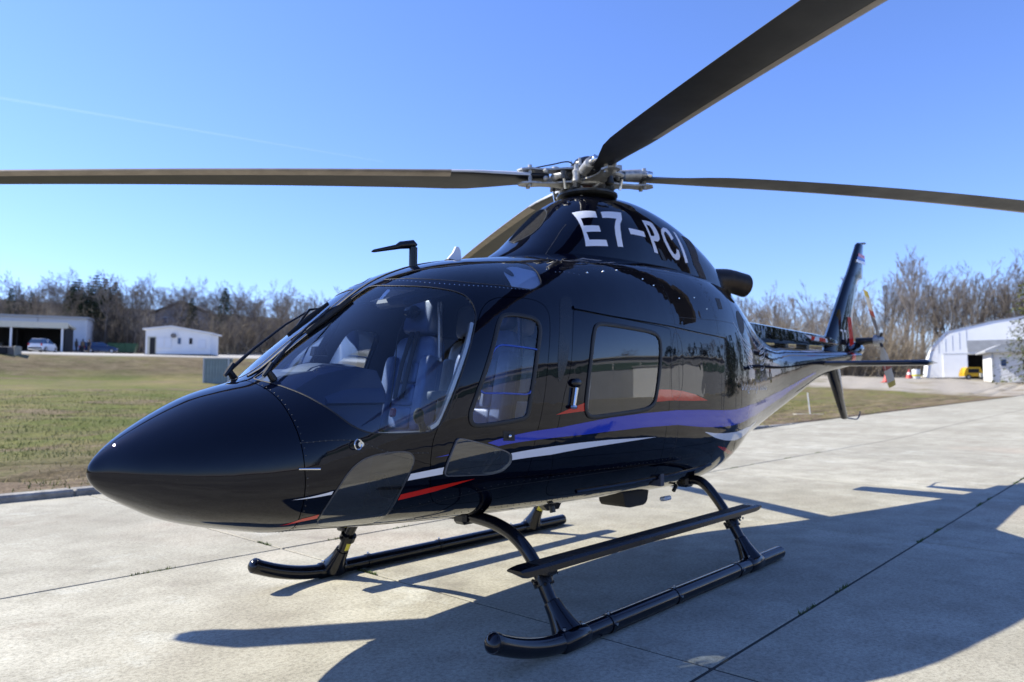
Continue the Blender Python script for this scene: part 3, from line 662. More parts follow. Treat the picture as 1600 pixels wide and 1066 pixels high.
for k in range(8):
    q = k * math.pi / 4 + .2; c = Vector((.125 * math.cos(q), .125 * math.sin(q), HUBZ + .07)); MB().tube([c, c + Vector((.02 * math.cos(q), .02 * math.sin(q), .075))], [.016, .011], 7).build('hub_stud', CHROME if k % 2 else METAL, hb)
for k in range(4):
    a = R(11 + 90 * k); c = Vector((.20 * math.cos(a), .20 * math.sin(a), HUBZ - .02)); MB().lathe([(.026, -.06), (.038, -.045), (.032, .0), (.038, .035), (.022, .055), (.022, .09), (.0, .095)], 12, None, c).build('lead_lag_damper', DKMET if k % 2 else METAL, hb); MB().box(c + Vector((0, 0, -.085)), (.07, .05, .05), Matrix.Rotation(a, 3, 'Z'), .01).build('damper_bracket', DKMET, hb)
    MB().tube(smooth_path([c + Vector((0, 0, .1)), c * .7 + Vector((0, 0, 1.02)), Vector((.05 * math.cos(a), .05 * math.sin(a), HUBZ + .17))], 5), .006, 6).build('hub_hose', RUB, hb)
    a2 = R(56 + 90 * k); MB().tube([(.12 * math.cos(a2), .12 * math.sin(a2), 2.99), (.17 * math.cos(a2 + .3), .17 * math.sin(a2 + .3), 3.03), (.13 * math.cos(a2), .13 * math.sin(a2), 3.07)], .016, 8).build('scissor_arm', METAL, hb)
for q in (0, 90, 180, 270):
    a = R(q + 20); MB().cyl((.17 * math.cos(a), .17 * math.sin(a), 3.0), (.16 * math.cos(a), .16 * math.sin(a), 2.9), .012, 8).build('scissor_link', METAL, hb)

def blade_z(th, r, dr=.115): return HUBZ + .01 - math.tan(TILT) * r * math.cos(th) - dr * (r / 4) ** 2
# section: leading edge at +c, lower/upper surfaces
AF = [(0, 0), (.02, .028), (.08, .052), (.2, .066), (.35, .064), (.55, .048), (.8, .022), (1, .003), (1, -.003), (.8, -.016), (.55, -.030), (.35, -.040), (.2, -.042), (.08, -.034), (.02, -.018)]
def rotor_blade(th, droop):
    ca, sa = math.cos(th), math.sin(th); er = Vector((ca, sa, 0)); et = Vector((-sa, ca, 0))      # counter-clockwise from above: leading edge along et
    def ring(r, chord, pitch, thick, off=0.):
        c = er * r; c.z = blade_z(th, r, droop); o = []
        for a, b in AF:
            x = (.28 - a) * chord + off; z = b * chord * thick
            o.append(c + et * (x * math.cos(pitch) - z * math.sin(pitch)) + Vector((0, 0, x * math.sin(pitch) + z * math.cos(pitch))))
        return o
    st = [(.34, .15, 9, 2.6), (.50, .19, 9, 2.4), (.62, .22, 9, 2.2), (.80, .29, 8, 1.6), (.98, .355, 7, 1.25), (1.15, .375, 6, 1.1)] + [(1.15 + k * .25, .375 - .004 * k, 5.5 - .5 * k, 1.05) for k in range(1, 16)] + [(5.10, .313, -2, 1), (5.28, .31, -2, 1), (5.44, .27, -2, .95), (5.56, .19, -2, .9), (5.62, .10, -2, .8)]
    m = MB(); rs = []
    for r, c, p, t in st:
        off = -.0 if r < 5.28 else -(r - 5.28) * .42
        rs.append(ring(r, c, R(p), t, off))
    m.rings(rs); b = m.build('rotor_blade', BLADE, heli, 45)
    # metal abrasion strip round the leading edge: the section's nose, 1.5 mm proud
    m = MB(); idx = [12, 13, 14, 0, 1, 2, 3]; rs = []
    for r, c, p, t in st[5:-2]:
        off = -.0 if r < 5.28 else -(r - 5.28) * .42
        g = ring(r, c * 1.0, R(p), t, off); g2 = ring(r, c * 1.012, R(p), t * 1.05, off + .001)
        rs.append([g2[i] for i in idx])
    m.rings(rs, close=False, cap=False); m.build('leading_edge', LEAD, b, 60)
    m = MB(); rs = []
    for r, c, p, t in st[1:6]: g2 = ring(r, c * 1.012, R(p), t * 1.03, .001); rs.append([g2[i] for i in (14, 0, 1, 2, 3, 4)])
    m.rings(rs, close=False, cap=False); m.build('lit_root_strip', CUFF_LIT, b, 60)  # sunlit front face of the root, painted as a light grey strip
    # root: grip plates above and below, elastomeric damper, pitch horn
    def P(r, x, z): return er * r + et * x + Vector((0, 0, blade_z(th, r, droop) + z))
    for z, n in ((.055, 0), (-.058, 1)):
        up = MB()
        L_ = [(.08, .10), (.20, .095), (.30, .06), (.40, .05), (.50, .075), (.57, .05), (.60, .0), (.57, -.05), (.50, -.075), (.40, -.05), (.30, -.06), (.20, -.095), (.08, -.10)]
        n_ = len(L_); V = [P(a, c, z + .007) for a, c in L_] + [P(a, c, z - .007) for a, c in L_]
        up.add(V, [tuple(range(n_)), tuple(range(n_, 2 * n_))[::-1]] + [(i, (i + 1) % n_, n_ + (i + 1) % n_, n_ + i) for i in range(n_)])
        up.build('blade_grip', METAL, b, 30)
    for c_ in (-.035, .035):
        MB().cyl(P(.50, c_, -.085), P(.50, c_, .09), .017, 10).build('blade_bolt', METAL, b)
    MB().tube([P(.13, -.1, .0), P(.2, -.105, .0), P(.22, -.11, 0), P(.42, -.13, .01), P(.43, -.13, .01), P(.5, -.12, .01)], [.02, .02, .042, .042, .02, .02], 14).build('damper', METAL, b, 30)
    MB().sphere(P(.5, -.12, .01), .034, 12).build('damper_joint', CHROME, b)
    MB().sphere(P(.16, .0, .02), .075, 12, (1, 1, .8)).build('elastomer_bearing', DKMET, b)
    MB().tube([P(.30, .05, -.01), P(.30, .16, -.03), P(.27, .20, -.035)], [.03, .022, .024], 10).build('pitch_horn', METAL, b)
    h0 = P(.27, .20, -.035); MB().tube([h0, (h0.x * .92, h0.y * .92, 2.955)], .012, 8).build('pitch_link', CHROME, b)
    MB().cyl(h0 - Vector((0, 0, .03)), h0 + Vector((0, 0, .03)), .024, 10).build('link_end', DKMET, b)
    MB().box(P(.20, .0, .0), (.16, .12, .085), Matrix.Rotation(th, 3, 'Z'), .02).build('hub_arm', DKMET, b)
    MB().tube(smooth_path([P(.12, .08, .06), P(.2, .11, .10), P(.33, .07, .085), P(.45, .03, .07)], 5), .006, 6).build('hydraulic_hose', RUB, b)
    MB().cyl(P(.26, -.05, .06), P(.26, -.05, .10), .030, 12).build('flap_stop', METAL, b)
    MB().cyl(P(.15, .06, .06), P(.15, .06, .09), .020, 6).build('grip_nut', CHROME, b)
    for z in (-.03, .03):
        MB().sphere(P(.38, .08, z), .022, 8).build('rod_end', METAL, b)
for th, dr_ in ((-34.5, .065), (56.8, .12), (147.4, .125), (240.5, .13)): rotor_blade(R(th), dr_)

# ---------------- tail: drive-shaft cover, fins, stabiliser, tail rotor
m = MB(); rs = []
for x, zt, zb, w in ((-2.2, 2.12, 1.9, .13), (-2.9, 2.115, 1.90, .125), (-4.2, 2.105, 1.935, .11), (-5.5, 2.095, 1.97, .095), (-5.9, 2.06, 1.97, .07)):
    rs.append([(x, -w * .5, zt), (x, w * .5, zt), (x, w * .9, zt - .018), (x, w * 1.0, zb + .035), (x, w * .72, zb - .01), (x, -w * .72, zb - .01), (x, -w, zb + .035), (x, -w * .9, zt - .018)])
m.rings(rs); sp_ = m.build('drive_shaft_cover', BLK, heli, 25)
for x in (-3.3, -4.0, -4.7): MB().box((x, 0, 1.93), (.10, .14, .10), None, .01).build('cover_bracket', SATB, sp_)
def side_decal(name, pts, y, mat, parent):
    m = MB(); m.prism(pts, .0016, Matrix(((1, 0, 0), (0, 0, 1), (0, 1, 0))), (0, y, 0)); return m.build(name, mat, parent, 0)
side_decal('white_patch', [(-4.48, 2.06), (-5.3, 2.05), (-5.32, 2.0), (-4.75, 2.0)], .1085, WHT, sp_)
side_decal('red_mark', [(-4.72, 2.056), (-4.86, 2.052), (-4.80, 2.0), (-4.70, 2.0)], .1105, RED, sp_)
side_decal('red_mark', [(-5.0, 2.05), (-5.22, 2.048), (-5.25, 2.0), (-5.0, 2.0)], .1105, RED, sp_)
MB().prism([(-2.55, 1.99), (-2.98, 2.01), (-3.05, 2.035), (-2.85, 1.955), (-2.7, 1.90)], .03, Matrix(((1, 0, 0), (0, 0, 1), (0, 1, 0))), (0, .17, 0)).build('tail_antenna', BLK, heli)
def fin(name, sec, mat):
    """sec: [(z, x_lead, x_trail, half thickness)]"""
    m = MB(); rs = []
    for z, xl, xt, t in sec:
        c = xl - xt; rs.append([(xl, 0, z), (xl - .06 * c, t * .7, z), (xl - .3 * c, t, z), (xl - .65 * c, t * .8, z), (xt, .006, z), (xt, -.006, z), (xl - .65 * c, -t * .8, z), (xl - .3 * c, -t, z), (xl - .06 * c, -t * .7, z)])
    m.rings(rs); return m.build(name, mat, heli, 50)
fn = fin('upper_fin', [(1.86, -5.45, -6.72, .07), (2.12, -5.60, -6.66, .075), (2.5, -5.98, -6.76, .07), (2.95, -6.42, -6.98, .06), (3.05, -6.53, -7.05, .058), (3.10, -6.58, -7.30, .058), (3.27, -6.75, -7.32, .055), (3.62, -7.07, -7.38, .045), (3.655, -7.12, -7.37, .03)], BLK)
MB().box((-7.38, 0, 3.68), (.2, .05, .03), Matrix.Rotation(.15, 3, 'Y'), .01).build('fin_cap', DKMET, fn)
side_decal('flag_red', [(-6.98, 3.46), (-7.26, 3.46), (-7.27, 3.41), (-6.94, 3.41)], .056, RED, fn)
side_decal('flag_blue', [(-6.93, 3.405), (-7.27, 3.405), (-7.275, 3.36), (-6.885, 3.36)], .056, BLU, fn)
side_decal('flag_white', [(-6.88, 3.355), (-7.275, 3.355), (-7.28, 3.31), (-6.835, 3.31)], .0565, WHT, fn)
for k, q in enumerate((-5.95, -6.1)): side_decal('fin_numeral', [(q, 2.22), (q - .1, 2.22), (q - .13, 2.08), (q - .1, 2.08), (q - .085, 2.19), (q - .01, 2.19)], .0775, WHT, fn)
side_decal('red_band', [(-6.28, 2.42), (-6.44, 2.42), (-6.54, 2.0), (-6.34, 2.0)], .0785, RED, fn)
lf = fin('lower_fin', [(1.74, -5.52, -6.10, .06), (1.5, -5.72, -6.16, .055), (1.2, -5.97, -6.26, .045), (.95, -6.16, -6.40, .035), (.935, -6.2, -6.38, .02)], BLK)
MB().tube(smooth_path([(-6.3, 0, .95), (-6.55, 0, .935), (-6.80, 0, .92), (-6.93, 0, .96), (-6.98, 0, 1.03)], 5), .011, 8).build('tail_skid', SATB, lf)
m = MB(); rs = []
for y, xl, c, z in ((-1.43, -4.80, .42, 1.685), (-1.40, -4.76, .50, 1.685), (-.18, -4.66, .62, 1.70), (.18, -4.66, .62, 1.70), (1.40, -4.76, .50, 1.685), (1.43, -4.80, .42, 1.685)):
    k = .4 if abs(y) > 1.41 else 1
    rs.append([(xl, y, z), (xl - .04, y, z + .026 * k), (xl - .3 * c, y, z + .032 * k), (xl - c, y, z + .004), (xl - c, y, z - .004), (xl - .3 * c, y, z - .038 * k), (xl - .04, y, z - .028 * k)])
m.rings(rs); sb = m.build('stabiliser', BLK, heli, 40)
m = MB(); rs = []
for x, w, zt, zb in ((-6.30, .10, 2.02, 1.74), (-6.6, .15, 2.08, 1.80), (-6.85, .13, 2.08, 1.86), (-7.02, .06, 2.02, 1.92)):
    rs.append([(x, w * math.cos(q), (zt + zb) / 2 + (zt - zb) / 2 * math.sin(q)) for q in np.linspace(0, 2 * math.pi, 15)[:-1]])
m.rings(rs); gb = m.build('tail_gearbox_fairing', BLK, heli, 50)
MB().tube([(-6.75, .05, 2.08), (-6.75, .32, 2.09)], [.06, .045], 14).build('gearbox_shaft', DKMET, gb)
tr = MB().lathe([(.04, -.07), (.085, -.06), (.085, .0), (.06, .05), (.03, .07)], 14, Matrix.Rotation(-math.pi / 2, 3, 'X'), (-6.75, .36, 2.09)).build('tail_rotor_hub', METAL, heli, 30)
for s in (1, -1):
    ax = Vector((.66 * s, 0, .75 * s)).normalized(); m = MB(); rs = []
    for r, c, tk in ((.10, .05, .025), (.2, .07, .02), (.3, .125, .012), (.80, .125, .009), (.90, .11, .006)):
        b = Vector((-6.75, .37, 2.09)) + ax * r; e1 = Vector((.5 * s, .60, -.4 * s)).normalized(); e1 = (e1 - ax * e1.dot(ax)).normalized(); e2 = ax.cross(e1)
        rs.append([b + e1 * c * a + e2 * tk * d for a, d in ((.5, 0), (.3, 1), (-.1, 1), (-.5, 0), (-.1, -.6), (.3, -.6))])
    m.rings(rs); bl = m.build('tail_rotor_blade', pbr('tail_blade_white', (.33, .33, .33), .45), tr, 40)
    for r0, r1, mt in ((.45, .56, pbr('faded_red', (.22, .05, .045), .5)), (.80, .9, pbr('faded_yellow', (.30, .25, .06), .5))):
        m = MB(); rs = []
        for r in (r0, r1):
            b = Vector((-6.75, .37, 2.09)) + ax * r; c = .128 if r < .85 else .114; rs.append([b + e1 * c * a + e2 * (.0115 if r < .85 else .0085) * d for a, d in ((.5, 0), (.3, 1), (-.1, 1), (-.5, 0), (-.1, -.6), (.3, -.6))])
        m.rings(rs); m.build('blade_band', mt, tr, 40)
    MB().tube([(-6.75, .37, 2.09), (-6.75 + .06, .42, 2.09 + .1 * s)], .018, 8).build('pitch_link', DKMET, tr)
# red ring and white-red flashes on the boom
ub = lambda x: math.sqrt(3.68 - x)
skin('boom_band', body, [np.array([(ub(-6.05), .15), (ub(-6.25), .15), (ub(-6.25), 2.3), (ub(-6.05), 2.3)])], (), RED, heli, .02, .08, off=.002)
skin('boom_flash', body, [np.array([(ub(-3.9), 1.02), (ub(-5.0), .92), (ub(-5.0), 1.1), (ub(-4.3), 1.14)])], (), WHT, heli, .02, .05, off=.002)

# ---------------- wing emblem and script on the tail cone (silver strokes)
def stroke(pts, w, parent, name='emblem_stroke'):
    """pts (x, z) on the port flank"""
    P_ = []
    for x, z in smooth_path(pts, 5):
        u = ub(x); zw = np.interp(u, body.ug, body.g[2]); ph = math.pi / 2
        for _ in range(25):
            r, _z = body.rad(u, ph); ph -= ((zw + r * math.cos(ph)) - z) / (-max(r, .05) * max(math.sin(ph), .3)) * .8
        P_.append((u, ph))
    n = len(P_); wid = [w * math.sin(math.pi * min(max((i + .6) / (n + .2), 0), 1)) ** .7 for i in range(n)]
    p = np.array(P_); X = body.P(p[:, 0], p[:, 1]); N = body.N(p[:, 0], p[:, 1]); t = np.gradient(X, axis=0); t /= np.linalg.norm(t, axis=1, keepdims=True) + 1e-9; o = np.cross(t, N)
    m = MB(); V = []; F = []
    for i in range(n): V += [X[i] + o[i] * wid[i] + N[i] * .0015, X[i] - o[i] * wid[i] + N[i] * .0015]
    for i in range(n - 1): F.append((2 * i, 2 * i + 1, 2 * i + 3, 2 * i + 2))
    m.add(V, F); return m
EMS = pbr('emblem_silver', (.62, .64, .68), .3)
emb = MB()
for s, x0 in ((1, -1.46), (-1, -1.80)):
    for k in range(0, 9, 2):
        z0 = 1.545 + .024 * k; L_ = (.20 + .036 * k) * (1. if s > 0 else 1.25)
        e = stroke([(x0 + .02 * s, z0), (x0 + s * L_ * .6, z0 + .006 + .007 * k), (x0 + s * L_, z0 + .04 + .020 * k)], .0042, None); emb.add(e.v, e.f)
        e = stroke([(x0 + .03 * s, z0 + .012), (x0 + s * L_ * .5, z0 + .026 + .005 * k)], .0035, None); emb.add(e.v, e.f)
emb.build('wing_emblem', EMS, heli, 0, kind='stuff', recalc=False)
scr = MB(); rx = random.Random(4)
x = -1.06
for word in (8, 5):
    for k in range(word):
        tall = k == 0 or rx.random() < .25; low = rx.random() < .18
        e = stroke([(x, 1.365 + (.07 if tall else .034)), (x - .012, 1.365), (x - .04, 1.365 + (-.035 if low else .004)), (x - .062, 1.365 + .034)], .006, None); scr.add(e.v, e.f); x -= .082
    x -= .06
scr.build('script_lettering', EMS, heli, 0, kind='stuff', recalc=False)

# ---------------- handles, wipers, probes, antennas
def on(px_u, px_p, off=0.): return Vector(body.P(px_u, px_p) + body.N(px_u, px_p) * off)
lt = o_['latch']; skin('door_latch', body, [lt], (), MATB, heli, .02, .03, off=.0016)
c = lt.mean(0); MB().sphere(on(c[0], c[1], .008), .011, 10).build('latch_button', CHROME, heli)
def xz(x, z):
    u = ub(x); zw = np.interp(u, body.ug, body.g[2]); ph = math.pi / 2
    for _ in range(40):
        r, _z = body.rad(u, ph); ph += ((zw + r * math.cos(ph)) - z) / (max(r, .05) * max(math.sin(ph), .3)) * .8
    return u, ph
u_, p_ = xz(1.28, 1.40); hc = on(u_, p_, .012)
MB().sphere(hc, .05, 14, (1, .35, .55)).build('handle_cup', SATB, heli)
m = MB(); a = on(*xz(1.29, 1.37), .022); b = on(*xz(1.315, 1.255), .02); m.tube([a, b], [.012, .010], 8); m.sphere(b, .018, 8, (1.8, .8, .8)); m.build('cabin_door_handle', CHROME, heli)
u_, p_ = xz(2.72, 1.10)
rg = on(u_, p_, .0); nn = Vector(body.N(u_, p_)); MB().tube([rg, rg + nn * .03], .014, 10).build('tow_ring_boss', CHROME, heli)
M_ = (nn + Vector((-.5, 0, 0))).normalized().to_track_quat('X', 'Z').to_matrix()
MB().tube([rg + nn * .03 + M_ @ Vector((0, .024 * math.cos(q) - .02, .024 * math.sin(q))) for q in np.linspace(0, 2 * math.pi, 17)], .004, 6).build('tow_ring', CHROME, heli)
a = on(*xz(2.93, .995), .012); MB().tube([a + Vector((-.04, .01, 0)), a + Vector((.05, -.025, .004))], [.006, .005], 8).build('static_probe', CHROME, heli)
for s, base, tip, b0, b1 in ((1, (2.925, .209, 1.412), (2.503, .060, 1.764), (2.645, .060, 1.655), (2.378, .087, 1.862)), (-1, (2.945, -.15, 1.418), (2.475, -.16, 1.790), (2.66, -.10, 1.648), (2.39, -.12, 1.852))):
    base, tip, b0, b1 = map(Vector, (base, tip, b0, b1)); n_ = Vector((.60, 0, .80))
    wa = MB().tube([base - n_ * .01, base + n_ * .055], [.020, .015], 10).build('wiper_spindle', SATB, heli)
    MB().tube([base + n_ * .04 + Vector((.03, 0, -.02)), base + n_ * .05, base + n_ * .06 + Vector((-.03, 0, .03))], [.010, .018, .014], 8).build('wiper_clamp', SATB, wa)
    MB().tube([base + n_ * .05, base.lerp(tip, .3) + n_ * .06, base.lerp(tip, .7) + n_ * .055, tip + n_ * .032], [.011, .009, .006, .005], 8).build('wiper_arm', SATB, wa)
    MB().tube([b0 + n_ * .012, b0.lerp(b1, .5) + n_ * .014, b1 + n_ * .012], [.005, .008, .005], 6, flat=2.2).build('wiper_blade', RUB, wa)
    MB().tube([b0.lerp(b1, .2) + n_ * .02, tip + n_ * .036, b0.lerp(b1, .8) + n_ * .02], [.004, .008, .004], 6).build('wiper_bridge', SATB, wa)
ct = Vector((1.86, 0, 2.10))
pm = MB(); pm.tube([ct + Vector((0, 0, -.02)), ct + Vector((0, 0, .155))], .027, 14, flat=1.0); pm.build('wire_cutter_post', SATB, heli)
pm = MB(); pm.tube([ct + Vector((-.012, 0, .165)), ct + Vector((.0, 0, .176)), ct + Vector((.08, -.03, .162)), ct + Vector((.105, -.04, .148)), ct + Vector((.24, -.085, .11)), ct + Vector((.255, -.09, .104))], [.022, .028, .024, .016, .010, .004], 12); pm.build('pitot_tube', SATB, heli)
MB().box(ct + Vector((0, 0, .01)), (.10, .09, .012), None, .004).build('pitot_base', MATB, heli)
MB().prism([(.09, 0), (-.06, 0), (-.045, .095), (-.03, .115), (-.005, .115), (.02, .07)], .016, Matrix(((1, 0, 0), (0, 0, 1), (0, 1, 0))), (1.50, 0, 2.20)).build('roof_antenna', WHT, heli)
MB().box((1.48, 0, 2.207), (.2, .06, .03), None, .012).build('antenna_base', MATB, heli)
MB().tube([Vector(body.P(ub(x), 0)) + Vector((0, 0, .002)) for x in np.linspace(2.95, 1.0, 30)], .012, 6, flat=.4).build('centre_strap', MATB, heli)
for k, (x, z) in enumerate([(.9, 2.14), (.72, 2.17), (.55, 2.2), (.2, 2.12), (-.1, 2.05), (-.35, 2.08), (-.5, 2.0), (.3, 2.16)]):
    MB().sphere(on(*xz(x, z), .001), .007, 6).build('fastener', CHROME, heli)

# ---------------- cockpit interior
def seat(x, y, m1, tilt=.22, name='pilot_seat', h=1.0):
    t = empty(name); t.parent = heli; t.location = (x, y, .66)
    Mt = Matrix.Rotation(-tilt, 3, 'Y')
    def cushion(nm, c, d, M, bulge, mat):
        m = MB(); n = 10; rs = []
        # rounded cushion: superellipsoid
        V = []; 
        for i in range(n + 1):
            th = math.pi * (i / n - .5); ring = []
            for j in range(20):
                ph = 2 * math.pi * j / 20
                f = lambda v, e: math.copysign(abs(v) ** e, v)
                ring.append(M @ Vector((f(math.cos(th), .35) * f(math.cos(ph), .35) * d[0] / 2, f(math.cos(th), .35) * f(math.sin(ph), .35) * d[1] / 2, f(math.sin(th), .35) * d[2] / 2)) + Vector(c))
            rs.append(ring)
        m.rings(rs); return m.build(nm, mat, t, 70)
    I = Matrix.Identity(3)
    cushion('seat_base', (.22, 0, .20), (.42, .28, .24), I, 0, PANEL)
    cushion('seat_cushion', (.24, 0, .36), (.50, .44, .13), Matrix.Rotation(-.1, 3, 'Y'), 0, m1)
    up = Mt @ Vector((0, 0, 1)); b = Vector((.0, 0, .40))
    cushion('backrest', b + up * .33, (.13, .45, .70), Mt, 0, m1)
    for s in (1, -1): cushion('side_bolster', b + up * .27 + Mt @ Vector((.05, .185 * s, 0)), (.11, .10, .52), Mt, 0, m1)
    for k in range(3): cushion('back_pad', b + up * (.10 + .155 * k) + Mt @ Vector((.055, 0, 0)), (.05, .23, .15), Mt, 0, m1)
    cushion('headrest', b + up * .82 + Mt @ Vector((.02, 0, 0)), (.12, .30, .26), Mt, 0, m1)
    cushion('armrest', b + up * .22 + Mt @ Vector((.22, -.16, 0)), (.22, .06, .06), I, 0, PANEL)
    for s in (1, -1):
        mm = MB(); mm.tube([b + up * .70 + Mt @ Vector((.07, .03 * s, 0)), b + up * .45 + Mt @ Vector((.10, .04 * s, 0)), b + up * .22 + Mt @ Vector((.11, .035 * s, 0))], .024, 6, flat=.2, up=Mt @ Vector((1, 0, 0))); mm.build('harness_strap', BELT, t)
    MB().box(b + up * .12 + Mt @ Vector((.13, 0, 0)), (.03, .05, .06), Mt, .01).build('buckle', pbr('buckle_red', (.3, .02, .02), .4), t)
    return t
seat(1.62, .36, SEAT); seat(1.62, -.36, SEAT)
seat(.98, .44, SEATW, .15, 'passenger_seat'); seat(.98, -.44, SEATW, .15, 'passenger_seat'); seat(.98, 0, SEATW, .15, 'passenger_seat')
MB().prism([(2.93, 1.20), (2.96, 1.33), (2.78, 1.43), (2.55, 1.48), (2.42, 1.46), (2.36, 1.35), (2.42, 1.05), (2.5, .75), (2.8, .75)], .86, Matrix(((1, 0, 0), (0, 0, 1), (0, 1, 0))), (-.02, -.08, 0)).build('instrument_panel', GLARE, heli, 40)
m = MB(); 
m.rings([[(2.72 - .36 * t, -.08 + .46 * math.cos(q), 1.29 + (.09 + .13 * math.sin(math.pi * min(t * .9, .5))) * math.sin(q)) for q in np.linspace(0, math.pi, 17)] + [(2.72 - .36 * t, -.08, 1.1)] for t in np.linspace(0, 1, 7)]); m.build('glareshield', GLARE, heli, 60)
for y in (-.34, -.1, .14): MB().box((2.335, y, 1.27), (.02, .2, .16), None, .006).build('display_screen', SCREEN, heli)
MB().cyl((2.5, -.05, 1.55), (2.5, -.05, 1.60), .05, 14, .04).build('compass', SATB, heli)
MB().box((2.0, 0, .95), (.7, .2, .30), None, .03).build('centre_console', PANEL, heli)
for y in (.36, -.36):
    MB().tube(smooth_path([(2.12, y, .72), (2.14, y, .95), (2.08, y, 1.12), (2.11, y, 1.2)], 5), [.02] * 16, 8).build('cyclic_stick', RUB, heli)
    MB().sphere((2.11, y, 1.21), .035, 10, (1, .8, 1.4)).build('stick_grip', RUB, heli)
    MB().tube([(2.0, y + .27, .8), (1.75, y + .27, 1.0)], .02, 8).build('collective_lever', RUB, heli)
    for k in (-.09, .09): MB().box((2.42, y + k, .86), (.03, .09, .14), Matrix.Rotation(.4, 3, 'Y'), .01).build('pedal', DKMET, heli)
    MB().sphere((1.55, y - .02, 1.90), .06, 12, (.9, 1.2, .8)).build('headset', SATB, heli)
    MB().tube(smooth_path([(1.60, y - .02, 1.86), (1.66, y - .03, 1.72), (1.74, y + .04, 1.5), (1.84, y + .12, 1.25)], 6), .004, 6).build('headset_cable', RUB, heli)
    MB().tube([(1.50, y + .22, 1.55), (1.50, y + .22, 1.95)], .018, 8).build('head_post', CHROME, heli)
MB().box((1.15, 0, .72), (2.2, .8, .04)).build('cabin_floor', PANEL, heli)
MB().box((2.45, 0, .76), (.35, .6, .03)).build('cockpit_floor', PANEL, heli)
MB().box((.05, 0, 1.3), (.05, 1.4, 1.3)).build('rear_bulkhead', PANEL, heli)
MB().box((1.85, 0, 1.94), (.4, .3, .06), Matrix.Rotation(.3, 3, 'Y'), .02).build('overhead_panel', PANEL, heli)
# ================================================================ SETTING
FWH = np.array([math.cos(YAW), math.sin(YAW)]); RTH = np.array([math.sin(YAW), -math.cos(YAW)])
def survey(t, d):
    """ground point at distance d along the street axis and t*d to its right"""
    q = CAM[:2] + d * (FWH + t * RTH); return float(q[0]), float(q[1])
def sstep(a, b, v): q = np.clip((v - a) / (b - a), 0, 1); return q * q * (3 - 2 * q)
def apron_z(x): 
    q = np.maximum(-14.5 - np.asarray(x, float), 0); return .0125 * q * sstep(0, 10, q)
def ground_z(x, y):
    x = np.asarray(x, float); y = np.asarray(y, float)
    d = np.maximum(-7.05 - y, 0)
    left = sstep(-75, -40, x)
    fieldz = .040 * np.maximum(d - 2, 0) * sstep(0, 14, d)
    fieldz = np.minimum(fieldz, 2.35)
    bank = 2.25 * sstep(55, 65, d) + .046 * np.clip(d - 63, 0, 49)
    wood = .11 * np.maximum(d - 112, 0)
    rz = .050 * np.minimum(d, 60) * sstep(0, 12, d) + .11 * np.maximum(d - 60, 0)
    z = left * (fieldz + bank + wood) + (1 - left) * rz + apron_z(x) + 1.0 * sstep(80, 104, -x)
    return z + .02
